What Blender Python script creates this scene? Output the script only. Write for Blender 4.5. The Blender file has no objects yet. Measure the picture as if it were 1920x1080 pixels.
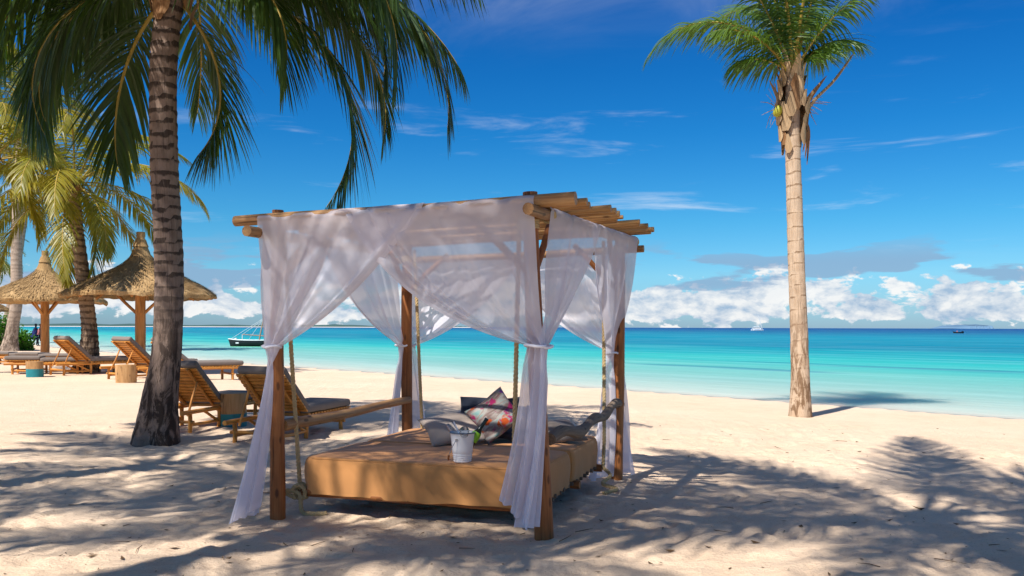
import bpy, bmesh, math, random
import numpy as np
from mathutils import Vector, Matrix, Euler
R = math.radians
random.seed(7)
scene = bpy.context.scene
col = scene.collection

# ------------------------------------------------------------------ camera
FPX, HOR, CAMH = 1600.0, 613.5, 1.5
ROLL = 0.003
cam_d = bpy.data.cameras.new('camera'); cam = bpy.data.objects.new('camera', cam_d); col.objects.link(cam)
cam_d.sensor_width = 36; cam_d.lens = 36 * FPX / 1920
cam_d.shift_y = (HOR - 540) / 1920
cam_d.clip_start = 0.05; cam_d.clip_end = 60000
cam.location = (0, 0, CAMH)
cam.rotation_euler = (Matrix.Rotation(R(90), 3, 'X') @ Matrix.Rotation(ROLL, 3, 'Z')).to_euler()
scene.camera = cam

# ------------------------------------------------------------------ light
SUN_EL = R(53)
SUN_TO = Vector((0.62, 0.78, 0)).normalized()          # horizontal direction in which shadows fall
sky_dir = Vector((-SUN_TO.x * math.cos(SUN_EL), -SUN_TO.y * math.cos(SUN_EL), math.sin(SUN_EL)))
sun_d = bpy.data.lights.new('sun', 'SUN'); sun = bpy.data.objects.new('sun', sun_d); col.objects.link(sun)
sun_d.energy = 5.0; sun_d.angle = R(0.6); sun_d.color = (1.0, 0.965, 0.92)
sun.rotation_euler = sky_dir.to_track_quat('Z', 'Y').to_euler()
sun.location = (-8, -10, 20)

scene.view_settings.view_transform = 'Standard'
scene.view_settings.look = 'None'
scene.view_settings.gamma = 1.0
scene.view_settings.exposure = 0.5
scene.render.engine = 'CYCLES'
scene.cycles.max_bounces = 8
scene.cycles.transparent_max_bounces = 24

# node helper -------------------------------------------------------------
class NT:
    def __init__(s, tree):
        s.t = tree; s.n = tree.nodes; s.l = tree.links
    def add(s, typ, **kw):
        nd = s.n.new(typ)
        for k, v in kw.items(): setattr(nd, k, v)
        return nd
    def put(s, sock, v):
        if v is None: return
        if isinstance(v, bpy.types.NodeSocket): s.l.new(v, sock)
        else:
            if sock.type == 'RGBA' and len(v) == 3: v = (*v, 1)
            sock.default_value = v
    def math(s, op, a, b=None, c=None, clamp=False):
        nd = s.add('ShaderNodeMath', operation=op); nd.use_clamp = clamp
        for i, v in enumerate((a, b, c)): s.put(nd.inputs[i], v)
        return nd.outputs[0]
    def mix(s, f, a, b, blend='MIX'):
        nd = s.add('ShaderNodeMix', data_type='RGBA', blend_type=blend)
        s.put(nd.inputs[0], f); s.put(nd.inputs[6], a); s.put(nd.inputs[7], b)
        return nd.outputs[2]
    def noise(s, vec, scale=5, detail=4, rough=.5, dist=0):
        nd = s.add('ShaderNodeTexNoise')
        if vec is not None: s.l.new(vec, nd.inputs['Vector'])
        nd.inputs['Scale'].default_value = scale; nd.inputs['Detail'].default_value = detail
        nd.inputs['Roughness'].default_value = rough; nd.inputs['Distortion'].default_value = dist
        return nd.outputs[0]
    def map(s, vec, scale=(1, 1, 1), loc=(0, 0, 0), rot=(0, 0, 0)):
        nd = s.add('ShaderNodeMapping'); s.l.new(vec, nd.inputs[0])
        nd.inputs['Location'].default_value = loc; nd.inputs['Rotation'].default_value = rot; nd.inputs['Scale'].default_value = scale
        return nd.outputs[0]
    def ss(s, x, a, b, lo=0., hi=1.):
        nd = s.add('ShaderNodeMapRange', interpolation_type='SMOOTHSTEP')
        for i, v in enumerate((x, a, b, lo, hi)): s.put(nd.inputs[i], v)
        return nd.outputs[0]
    def ramp(s, fac, stops, interp='LINEAR'):
        nd = s.add('ShaderNodeValToRGB'); nd.color_ramp.interpolation = interp
        e = nd.color_ramp.elements
        while len(e) < len(stops): e.new(.5)
        for el, (p, c) in zip(e, stops):
            el.position = p; el.color = (*c, 1) if len(c) == 3 else c
        s.put(nd.inputs[0], fac)
        return nd.outputs[0]

def lin(r, g, b):
    f = lambda c: (c / 255 / 12.92) if c / 255 <= .04045 else ((c / 255 + .055) / 1.055) ** 2.4
    return (f(r), f(g), f(b))

# ------------------------------------------------------------------ sky
world = bpy.data.worlds.new('World'); scene.world = world; world.use_nodes = True
def build_sky():
    w = NT(world.node_tree); w.n.clear()
    sky = w.add('ShaderNodeTexSky', sky_type='NISHITA'); sky.sun_disc = False
    sky.sun_elevation = SUN_EL
    sky.sun_rotation = math.atan2(sky_dir.x, sky_dir.y)
    sky.air_density = 1.0; sky.dust_density = 0.2; sky.ozone_density = 3.0
    hs = w.add('ShaderNodeHueSaturation'); w.l.new(sky.outputs[0], hs.inputs['Color'])
    hs.inputs['Saturation'].default_value = 1.22; hs.inputs['Value'].default_value = 1.0
    base = hs.outputs[0]
    tc = w.add('ShaderNodeTexCoord').outputs['Generated']
    sep = w.add('ShaderNodeSeparateXYZ'); w.l.new(tc, sep.inputs[0]); el = sep.outputs[2]
    # a polarised tropical sky deepens quickly with height
    tint = w.ramp(el, [(0., (.30, .50, .92)), (.03, (.34, .60, .92)), (.06, (.36, .68, .92)), (.12, (.22, .66, .88)), (.22, (.09, .56, .86)), (.36, (.03, .45, .82))])
    base = w.mix(1., base, tint, 'MULTIPLY')
    SC = 7.6      # cloud radiance in the sky's own units (times strength below)
    # cumulus band
    P = w.map(tc, (11, 11, 21), (1.3, .4, .2))
    n = w.noise(P, 1.7, 10, .60, .2)
    Pu = w.map(tc, (11, 11, 21), (1.3 + .07, .4 + .04, .2 - .15))
    n2 = w.noise(Pu, 1.7, 6, .58, .2)
    big = w.noise(w.map(tc, (2.2, 2.2, 3), (4.25, 2.1, 0)), 1.5, 2, .5)
    hi = w.ss(el, .028, .115); lo = w.ss(el, .003, .016)
    thr = w.math('ADD', w.math('MULTIPLY', hi, .34), w.math('MULTIPLY', w.math('SUBTRACT', 1., lo), .17))
    thr = w.math('ADD', thr, w.math('MULTIPLY', w.math('SUBTRACT', .52, big), .55))
    dens = w.math('SUBTRACT', w.math('SUBTRACT', n, .425), thr)
    mask = w.ss(dens, 0.0, .055)
    shade = w.math('MULTIPLY_ADD', w.math('SUBTRACT', n, n2), 4.6, .60, clamp=True)
    thick = w.ss(dens, 0., .22)
    lit = w.mix(shade, (.36 * SC, .50 * SC, .68 * SC), (.98 * SC, .97 * SC, .95 * SC))
    ccol = w.mix(w.math('MULTIPLY', thick, .15), lit, (.5 * SC, .58 * SC, .7 * SC))
    out = w.mix(w.math('MULTIPLY', mask, .93), base, ccol)
    # flat blue-grey stratocumulus in front of it
    n3 = w.noise(w.map(tc, (5, 5, 32), (8.1, 3.7, .55)), 1.5, 6, .52)
    band = w.math('MULTIPLY', w.ss(el, .028, .05), w.math('SUBTRACT', 1., w.ss(el, .07, .11)))
    m3 = w.math('MULTIPLY', w.ss(w.math('ADD', n3, w.math('MULTIPLY', band, .12)), .61, .68), band)
    out = w.mix(w.math('MULTIPLY', m3, .8), out, (.27 * SC, .42 * SC, .62 * SC))
    # thin wisps higher up
    n4 = w.noise(w.map(tc, (3.2, 3.2, 24), (2.4, 7.9, 1.6), (0, .12, 0)), 1.4, 7, .6, .4)
    m4 = w.math('MULTIPLY', w.ss(n4, .54, .78), w.math('MULTIPLY', w.ss(el, .07, .11), w.math('SUBTRACT', 1., w.ss(el, .16, .32))))
    out = w.mix(w.math('MULTIPLY', m4, .6), out, (.8 * SC, .88 * SC, .97 * SC))
    # cirrus added mostly above the frame for neutral fill, thicker than the wisps
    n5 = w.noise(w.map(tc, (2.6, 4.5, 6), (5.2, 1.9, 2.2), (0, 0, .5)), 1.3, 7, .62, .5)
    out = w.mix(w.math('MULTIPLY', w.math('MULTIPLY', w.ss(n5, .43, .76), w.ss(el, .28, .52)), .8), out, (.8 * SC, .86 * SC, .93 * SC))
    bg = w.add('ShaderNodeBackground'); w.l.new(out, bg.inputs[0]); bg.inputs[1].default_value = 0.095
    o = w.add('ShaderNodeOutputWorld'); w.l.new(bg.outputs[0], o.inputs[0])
build_sky()

# ------------------------------------------------------------------ helpers
def at(px, py, D):
    dx, dy = px - 960, py - HOR
    x = dx + ROLL * dy; y = dy - ROLL * dx
    return Vector((x / FPX * D, D, CAMH - y / FPX * D))
def gnd(px, py, z=0.0):
    dx, dy = px - 960, py - HOR
    x = dx + ROLL * dy; y = dy - ROLL * dx
    D = (CAMH - z) * FPX / y
    return Vector((x / FPX * D, D, z))

def tag(o, label=None, cat=None, group=None, kind=None):
    if label: o['label'] = label
    if cat: o['category'] = cat
    if group: o['group'] = group
    if kind: o['kind'] = kind
    return o
def empty(name, loc=(0, 0, 0), rz=0.0, parent=None):
    o = bpy.data.objects.new(name, None); col.objects.link(o)
    o.location = loc; o.rotation_euler = (0, 0, rz); o.empty_display_size = .1
    if parent: o.parent = parent
    return o
def link_mesh(name, me, parent=None, mat=None):
    o = bpy.data.objects.new(name, me); col.objects.link(o)
    if parent is not None: o.parent = parent
    if mat is not None and not me.materials: me.materials.append(mat)
    return o
def copy_tree(o, parent=None):
    c = o.copy(); col.objects.link(c); c.parent = parent
    for ch in list(o.children): copy_tree(ch, c)
    return c

class MB:
    """collects geometry; tc = per-vertex grain coordinate (across, across, along)"""
    def __init__(s): s.v = []; s.f = []; s.tc = []; s.m = []
    def add(s, verts, faces, tc=None, m=0):
        b = len(s.v); s.v += [tuple(v) for v in verts]
        s.tc += [tuple(t) for t in tc] if tc is not None else [tuple(v) for v in verts]
        s.f += [tuple(i + b for i in f) for f in faces]; s.m += [m] * len(faces)
        return s
    def tube(s, pts, radii, n=10, caps=True, m=0, wob=0.0, seed=0, flat=1.0):
        pts = [Vector(p) for p in pts]
        if not hasattr(radii, '__len__'): radii = [radii] * len(pts)
        rnd = random.Random(seed)
        ph = [rnd.uniform(0, 6.28) for _ in range(3)]
        off = rnd.uniform(0, 30)
        V, T, L = [], [], 0.0
        ref = None
        for i, p in enumerate(pts):
            d = (pts[min(i + 1, len(pts) - 1)] - pts[max(i - 1, 0)]).normalized()
            if ref is None:
                ref = Vector((0, 0, 1)) if abs(d.z) < .9 else Vector((1, 0, 0))
            x = (ref - d * ref.dot(d)).normalized(); ref = x; y = d.cross(x)
            if i: L += (p - pts[i - 1]).length
            for k in range(n):
                a = 2 * math.pi * k / n
                r = radii[i] * (1 + wob * (math.sin(2 * a + ph[0] + 3 * L) + .6 * math.sin(3 * a + ph[1] - 5 * L) + .8 * math.sin(7 * L + ph[2])))
                V.append(p + x * (r * math.cos(a)) + y * (r * flat * math.sin(a)))
                T.append((math.cos(a) * radii[i] + off, math.sin(a) * radii[i], L + off))
        F = []
        for i in range(len(pts) - 1):
            for k in range(n):
                k2 = (k + 1) % n
                F.append((i * n + k, i * n + k2, (i + 1) * n + k2, (i + 1) * n + k))
        if caps:
            F.append(tuple(range(n - 1, -1, -1))); F.append(tuple((len(pts) - 1) * n + k for k in range(n)))
        return s.add(V, F, T, m)
    def box(s, c, size, M=None, m=0):
        c = Vector(c); hx, hy, hz = (q / 2 for q in size)
        V = [Vector((x, y, z)) for x in (-hx, hx) for y in (-hy, hy) for z in (-hz, hz)]
        if M is not None: V = [M @ v for v in V]
        V = [v + c for v in V]
        return s.add(V, [(0, 1, 3, 2), (4, 6, 7, 5), (0, 4, 5, 1), (2, 3, 7, 6), (0, 2, 6, 4), (1, 5, 7, 3)], None, m)
    def lathe(s, prof, n=24, c=(0, 0, 0), m=0, close=False):
        c = Vector(c); V, F = [], []
        for r, z in prof:
            for k in range(n):
                a = 2 * math.pi * k / n
                V.append(c + Vector((r * math.cos(a), r * math.sin(a), z)))
        for i in range(len(prof) - 1):
            for k in range(n):
                k2 = (k + 1) % n
                F.append((i * n + k, i * n + k2, (i + 1) * n + k2, (i + 1) * n + k))
        if close:
            F.append(tuple(range(n - 1, -1, -1))); F.append(tuple((len(prof) - 1) * n + k for k in range(n)))
        return s.add(V, F, None, m)
    def mesh(s, name, mats, smooth=True):
        me = bpy.data.meshes.new(name); me.from_pydata(s.v, [], s.f)
        if s.tc:
            a = me.attributes.new('tc', 'FLOAT_VECTOR', 'POINT')
            a.data.foreach_set('vector', np.array(s.tc, dtype=np.float32).ravel())
        for mt in (mats if isinstance(mats, (list, tuple)) else [mats]): me.materials.append(mt)
        if any(s.m): me.polygons.foreach_set('material_index', s.m)
        if smooth:
            me.polygons.foreach_set('use_smooth', [True] * len(me.polygons))
            me.set_sharp_from_angle(angle=R(50))
        me.update()
        return me
    def build(s, name, mats, parent=None, smooth=True):
        return link_mesh(name, s.mesh(name, mats, smooth), parent)

def np_mesh(name, V, F, mat, attrs=None, smooth=True):
    me = bpy.data.meshes.new(name)
    V = np.asarray(V, dtype=np.float32); F = np.asarray(F, dtype=np.int32)
    k = F.shape[1]
    me.vertices.add(len(V)); me.vertices.foreach_set('co', V.ravel())
    me.loops.add(F.size); me.loops.foreach_set('vertex_index', F.ravel())
    me.polygons.add(len(F)); me.polygons.foreach_set('loop_start', np.arange(0, F.size, k, dtype=np.int32))
    me.update(calc_edges=True)
    if smooth: me.polygons.foreach_set('use_smooth', np.ones(len(F), dtype=bool))
    for nm, arr in (attrs or {}).items():
        arr = np.asarray(arr, dtype=np.float32)
        if arr.ndim == 1:
            a = me.attributes.new(nm, 'FLOAT', 'POINT'); a.data.foreach_set('value', arr)
        else:
            a = me.attributes.new(nm, 'FLOAT_VECTOR', 'POINT'); a.data.foreach_set('vector', arr.ravel())
    for mt in (mat if isinstance(mat, (list, tuple)) else [mat]): me.materials.append(mt)
    return me
def grid_faces(nr, nc):
    i = np.arange(nr - 1)[:, None] * nc + np.arange(nc - 1)[None, :]
    return np.stack([i, i + 1, i + nc + 1, i + nc], -1).reshape(-1, 4)

def hash2(ix, iy, seed):
    h = (ix.astype(np.int64) * 374761393 + iy.astype(np.int64) * 668265263 + seed * 974711) & 0x7fffffff
    h = ((h ^ (h >> 13)) * 1274126177) & 0x7fffffff
    return ((h ^ (h >> 16)) & 0xffff) / 65535.0
def vnoise(x, y, seed=0):
    x = np.asarray(x, float); y = np.asarray(y, float)
    ix = np.floor(x); iy = np.floor(y); fx = x - ix; fy = y - iy
    fx = fx * fx * (3 - 2 * fx); fy = fy * fy * (3 - 2 * fy)
    a = hash2(ix, iy, seed); b = hash2(ix + 1, iy, seed); c = hash2(ix, iy + 1, seed); d = hash2(ix + 1, iy + 1, seed)
    return (a + (b - a) * fx) * (1 - fy) + (c + (d - c) * fx) * fy
def fbm(x, y, oct=4, seed=0, gain=.5):
    s = 0; a = 1; t = 0
    for i in range(oct):
        s = s + a * vnoise(x, y, seed + i * 17); t += a; a *= gain; x = x * 2.03; y = y * 2.03
    return s / t

# shoreline: q runs along the shore, p across it (towards the sea)
SQ = np.array([-400, 4, 14, 44, 70, 86, 120, 300, 1500.]); SP = np.array([14, 18.0, 18.45, 19.4, 22.3, 24, 30, 66, 330.])
def shore_s(x, y):
    x = np.asarray(x, float); y = np.asarray(y, float)
    q = (y - x) * .70711; p = (x + y) * .70711
    return p - np.interp(q, SQ, SP)
SEA_Z = -0.18
def gz0(x, y):
    s = shore_s(x, y)
    t = np.clip((s + 9) / 9, 0, 1); t = t * t * (3 - 2 * t)
    return np.where(s > 0, SEA_Z - np.clip(s * .06, 0, 5), SEA_Z * t)
def gz(x, y): return float(gz0(x, y))

# ------------------------------------------------------------------ materials
def new_mat(name):
    m = bpy.data.materials.new(name); m.use_nodes = True; t = NT(m.node_tree); t.n.clear()
    o = t.add('ShaderNodeOutputMaterial'); b = t.add('ShaderNodeBsdfPrincipled'); t.l.new(b.outputs[0], o.inputs[0])
    return m, t, b, o
def bump(t, b, h, strength=.3, dist=.01):
    nd = t.add('ShaderNodeBump'); nd.inputs['Strength'].default_value = strength; nd.inputs['Distance'].default_value = dist
    t.l.new(h, nd.inputs['Height']); t.l.new(nd.outputs[0], b.inputs['Normal'])
def simple(name, c, rough=.6, spec=.3, var=.12, scale=12, metal=0, bmp=0):
    m, t, b, o = new_mat(name)
    tc = t.add('ShaderNodeTexCoord').outputs['Object']
    n = t.noise(tc, scale, 5, .6)
    t.put(b.inputs['Base Color'], t.mix(n, tuple(q * (1 - var) for q in c), tuple(min(1, q * (1 + var)) for q in c)))
    b.inputs['Roughness'].default_value = rough; b.inputs['Specular IOR Level'].default_value = spec; b.inputs['Metallic'].default_value = metal
    if bmp: bump(t, b, t.noise(tc, scale * 4, 4, .6), bmp, .004)
    return m
def wood(name, c0, c1, c2, rough=.55, g=1.0, knots=True):
    """grain runs along the piece (tc attribute), knots and dark checks"""
    m, t, b, o = new_mat(name)
    a = t.add('ShaderNodeAttribute', attribute_name='tc').outputs['Vector']
    oi = t.add('ShaderNodeObjectInfo').outputs['Random']
    gr = t.noise(t.map(a, (70 * g, 70 * g, 3.2 * g)), 1, 6, .62, .3)
    bl = t.noise(t.map(a, (9, 9, 2.2)), 1, 3, .5)
    c = t.ramp(t.math('MULTIPLY_ADD', bl, .45, t.math('MULTIPLY', gr, .6)), [(.28, c0), (.52, c1), (.8, c2)])
    ck = t.noise(t.map(a, (45 * g, 45 * g, 1.1)), 1, 4, .55, .2)
    c = t.mix(t.math('MULTIPLY', t.ss(ck, .60, .70), .72), c, tuple(q * .22 for q in c0))
    if knots:
        vo = t.add('ShaderNodeTexVoronoi'); vo.inputs['Scale'].default_value = 1.0
        t.l.new(t.map(a, (11, 11, 4.2)), vo.inputs['Vector'])
        k = t.math('SUBTRACT', 1., t.ss(vo.outputs['Distance'], .10, .2))
        c = t.mix(t.math('MULTIPLY', k, .7), c, tuple(q * .3 for q in c0))
    hv = t.add('ShaderNodeHueSaturation'); t.l.new(c, hv.inputs['Color'])
    t.l.new(t.math('MULTIPLY_ADD', oi, .36, .82), hv.inputs['Value'])
    t.l.new(hv.outputs[0], b.inputs['Base Color'])
    b.inputs['Roughness'].default_value = rough; b.inputs['Specular IOR Level'].default_value = .3
    bump(t, b, t.math('SUBTRACT', gr, t.math('MULTIPLY', t.ss(ck, .58, .7), .8)), .45, .004)
    return m

W_POST = wood('oiled_post_wood', (.13, .038, .010), (.30, .105, .028), (.46, .19, .06))
W_BEAM = wood('weathered_beam_wood', (.15, .065, .022), (.33, .17, .065), (.50, .30, .13))
W_SLAT = wood('roof_pole_wood', (.22, .09, .025), (.45, .23, .075), (.62, .37, .15))
W_GREY = wood('driftwood', (.045, .033, .024), (.15, .108, .074), (.29, .215, .15), .8)
W_LOUN = wood('lounger_wood', (.26, .085, .014), (.54, .22, .04), (.70, .36, .09), .45, 1.6, False)
W_PARA = wood('parasol_pole_wood', (.26, .10, .025), (.46, .20, .055), (.6, .30, .1), .6, .7, False)
W_STUMP = wood('stump_wood', (.2, .09, .03), (.42, .23, .09), (.55, .34, .16), .7)
M_TEAL = simple('teal_paint', (.02, .19, .21), .5, .3, .35, 9)
M_CUSH = simple('taupe_cushion_cloth', (.20, .165, .14), .9, .1, .12, 6, 0, .15)
M_ROPE = simple('jute_rope', (.50, .36, .18), .9, .1, .25, 60, 0, .4)

def sand_mat():
    m, t, b, o = new_mat('sand')
    P = t.add('ShaderNodeTexCoord').outputs['Object']
    big = t.noise(P, .35, 4, .5); mid = t.noise(P, 2.6, 6, .6); fine = t.noise(P, 55, 4, .7)
    c = t.mix(mid, (.63, .452, .30), (.80, .605, .425))
    c = t.mix(t.math('MULTIPLY', t.ss(big, .45, .65), .35), c, (.80, .625, .45))
    c = t.mix(t.math('MULTIPLY', t.ss(fine, .52, .74), .55), c, (.36, .255, .165))
    spk = t.add('ShaderNodeTexVoronoi'); spk.inputs['Scale'].default_value = 9.0; t.l.new(P, spk.inputs['Vector'])
    sp = t.math('MULTIPLY', t.math('SUBTRACT', 1., t.ss(spk.outputs['Distance'], .03, .075)), t.ss(t.noise(P, 1.3, 3), .5, .62))
    c = t.mix(t.math('MULTIPLY', sp, .75), c, (.12, .075, .04))
    # wet sand at the water's edge
    s = t.add('ShaderNodeAttribute', attribute_name='shore').outputs['Fac']
    wet = t.ss(s, -1.1, -.1)
    c = t.mix(t.math('MULTIPLY', wet, .25), c, (.55, .50, .42))
    t.l.new(c, b.inputs['Base Color'])
    b.inputs['Roughness'].default_value = .95; b.inputs['Specular IOR Level'].default_value = .12
    h = t.math('MULTIPLY_ADD', fine, .6, t.math('MULTIPLY', t.noise(P, 18, 7, .7), 1.1))
    h = t.math('MULTIPLY_ADD', t.noise(t.map(P, (7, 30, 9), rot=(0, 0, .18)), 1, 6, .68), 1.1, h)
    bump(t, b, h, .8, .022)
    return m

def sea_mat():
    m, t, b, o = new_mat('sea_water')
    P = t.add('ShaderNodeTexCoord').outputs['Object']
    s = t.add('ShaderNodeAttribute', attribute_name='shore').outputs['Fac']
    Q = t.map(P, (1, 1, 1), (0, 0, 0), (0, 0, R(45)))       # x -> across?, rotated so bands follow the shore
    wav = t.noise(t.map(Q, (.012, .05, .1)), 1, 5, .55)
    s2 = t.math('MULTIPLY', s, t.math('MULTIPLY_ADD', wav, 1.2, .4))
    lg = t.math('DIVIDE', t.math('LOGARITHM', t.math('ADD', t.math('MAXIMUM', s2, 0.), 2.), 10.), 4.0)
    # position = log10(s+2)/4 : 0 m .075, 5 m .21, 12 m .287, 30 m .376, 70 m .464, 150 m .545, 400 m .651, 2 km .825
    c = t.ramp(lg, [(.075, (.47, .49, .41)), (.214, (.22, .39, .345)), (.301, (.10, .37, .325)), (.348, (.03, .345, .32)), (.382, (.012, .28, .30)), (.439, (.001, .165, .245)),
                    (.523, (.001, .19, .27)), (.633, (.002, .09, .205)), (.75, (.001, .052, .175))])
    gr = t.noise(t.map(Q, (.028, .16, .1), (3.1, 1.2, 0)), 1, 4, .55)
    gm = t.math('MULTIPLY', t.ss(gr, .57, .66), t.math('MULTIPLY', t.ss(s, 5, 14), t.math('SUBTRACT', 1., t.ss(s, 90, 200))))
    c = t.mix(t.math('MULTIPLY', gm, .7), c, (.005, .14, .21))
    st = t.noise(t.map(Q, (.05, .5, .1), (7, 3, 0)), 1, 5, .6)
    c = t.mix(t.math('MULTIPLY', t.ss(st, .42, .7), .22), c, t.mix(.5, c, (.5, .75, .7)))
    df = t.add('ShaderNodeSubsurfaceScattering', falloff='BURLEY'); t.l.new(c, df.inputs[0]); df.inputs['Scale'].default_value = 1.; df.inputs['Radius'].default_value = (1.2, 2.2, 2.4)   # sunlight spreads in the water
    gl = t.add('ShaderNodeBsdfGlossy'); gl.inputs['Roughness'].default_value = .25; gl.inputs[0].default_value = (.8, .95, 1, 1)
    ms = t.add('ShaderNodeMixShader'); ms.inputs[0].default_value = .065
    t.l.new(df.outputs[0], ms.inputs[1]); t.l.new(gl.outputs[0], ms.inputs[2]); t.l.new(ms.outputs[0], o.inputs[0]); t.n.remove(b); b = gl
    h = t.math('MULTIPLY_ADD', t.noise(t.map(Q, (.9, 2.2, 1)), 1, 5, .6), 1., t.math('MULTIPLY', t.noise(t.map(Q, (.16, .5, 1)), 1, 3, .5), 2.))
    bump(t, b, h, .8, .15)
    bp = [q for q in t.n if q.type == 'BUMP'][0]; t.l.new(bp.outputs[0], df.inputs['Normal'])
    return m

def bark_mat(name, light, mid, dark, dark_amt=.8, fiss=.6, lo=.52, hi=.70, nz=1.3, fade=.55):
    m, t, b, o = new_mat(name)
    tc = t.add('ShaderNodeAttribute', attribute_name='tc').outputs['Vector']
    ring = t.add('ShaderNodeAttribute', attribute_name='ring').outputs['Fac']
    age = t.add('ShaderNodeAttribute', attribute_name='age').outputs['Fac']   # 1 at the foot
    f = t.noise(t.map(tc, (26, 26, 7)), 1, 7, .72, .5)
    bl = t.noise(t.map(tc, (5, 5, 3.5)), 1, 4, .6)
    c = t.ramp(t.math('MULTIPLY_ADD', bl, .5, t.math('MULTIPLY', f, .5)), [(.3, mid), (.62, light)])
    nr = t.math('ADD', ring, t.math('MULTIPLY_ADD', bl, nz, -nz * .5))
    scar = t.math('MULTIPLY', t.ss(nr, lo, hi), t.ss(f, .25, .5))
    scar = t.math('MULTIPLY', scar, t.math('SUBTRACT', 1., t.math('MULTIPLY', t.ss(age, .22, .62), fade)))
    c = t.mix(t.math('MULTIPLY', scar, dark_amt), c, dark)
    st = t.noise(t.map(tc, (10, 10, 2.6), (3, 1, 2)), 1, 7, .72, .6)
    c = t.mix(t.math('MULTIPLY', t.math('MULTIPLY', t.ss(st, .44, .54), t.ss(age, .15, .75)), .85), c, dark)
    fs = t.noise(t.map(tc, (60, 60, 2.2)), 1, 4, .6)
    c = t.mix(t.math('MULTIPLY', t.ss(fs, .58, .72), fiss), c, tuple(q * .6 for q in dark))
    t.l.new(c, b.inputs['Base Color'])
    b.inputs['Roughness'].default_value = .92; b.inputs['Specular IOR Level'].default_value = .12
    bump(t, b, t.math('SUBTRACT', f, t.math('MULTIPLY', t.ss(fs, .5, .72), .8)), .7, .012)
    return m

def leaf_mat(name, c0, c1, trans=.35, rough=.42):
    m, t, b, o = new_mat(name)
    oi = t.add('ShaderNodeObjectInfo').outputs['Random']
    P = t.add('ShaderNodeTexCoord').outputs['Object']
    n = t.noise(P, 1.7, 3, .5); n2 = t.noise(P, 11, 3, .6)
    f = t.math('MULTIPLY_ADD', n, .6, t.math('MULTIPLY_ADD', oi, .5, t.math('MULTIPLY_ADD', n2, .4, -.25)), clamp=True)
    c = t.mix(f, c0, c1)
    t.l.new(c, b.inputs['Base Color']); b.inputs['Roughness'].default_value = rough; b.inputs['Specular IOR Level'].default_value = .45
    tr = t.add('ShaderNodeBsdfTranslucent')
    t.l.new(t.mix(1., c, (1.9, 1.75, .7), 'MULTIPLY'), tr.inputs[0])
    mx = t.add('ShaderNodeMixShader'); mx.inputs[0].default_value = trans
    t.l.new(b.outputs[0], mx.inputs[1]); t.l.new(tr.outputs[0], mx.inputs[2]); t.l.new(mx.outputs[0], o.inputs[0])
    return m

M_SAND = sand_mat(); M_SEA = sea_mat()
B_BIG = bark_mat('dark_palm_bark', (.30, .215, .165), (.15, .10, .072), (.022, .015, .012), .80, .6, .52, .70, 1.3, .93)
B_PALE = bark_mat('pale_palm_bark', (.58, .44, .31), (.43, .29, .18), (.16, .085, .04), .75, .3, .80, .92, .42)
B_MID = bark_mat('brown_palm_bark', (.40, .28, .18), (.22, .14, .085), (.045, .026, .016), .7, .5, .55, .72, 1.3, .0)
B_FAR = bark_mat('grey_palm_bark', (.44, .35, .27), (.3, .22, .16), (.10, .07, .05), .4, .3)
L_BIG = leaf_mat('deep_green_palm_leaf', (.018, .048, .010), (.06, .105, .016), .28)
L_YELLOW = leaf_mat('yellow_palm_leaf', (.075, .12, .012), (.33, .27, .03), .42)  # yellowest leaf colour, for the left palms
L_RIGHT = leaf_mat('bright_palm_leaf', (.035, .10, .018), (.15, .22, .03), .36)
L_FAR = leaf_mat('yellow_green_palm_leaf', (.05, .10, .018), (.22, .21, .04), .36)
L_BUSH = leaf_mat('shrub_leaf', (.03, .13, .012), (.10, .24, .02), .3)
M_RACH = simple('palm_leaf_stalk', (.36, .25, .045), .5, .3, .35, 3)
M_RACHD = simple('dry_leaf_stalk', (.30, .20, .11), .8, .15, .3, 8)
M_FIBRE = wood('palm_fibre', (.07, .03, .012), (.22, .11, .045), (.42, .27, .14), .9, 1., False)
M_SHEATH = wood('pale_leaf_sheath', (.20, .11, .05), (.42, .28, .15), (.62, .47, .29), .9, 1.2, False)
M_NUT = simple('green_coconut', (.34, .33, .03), .45, .3, .25, 6)

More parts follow.
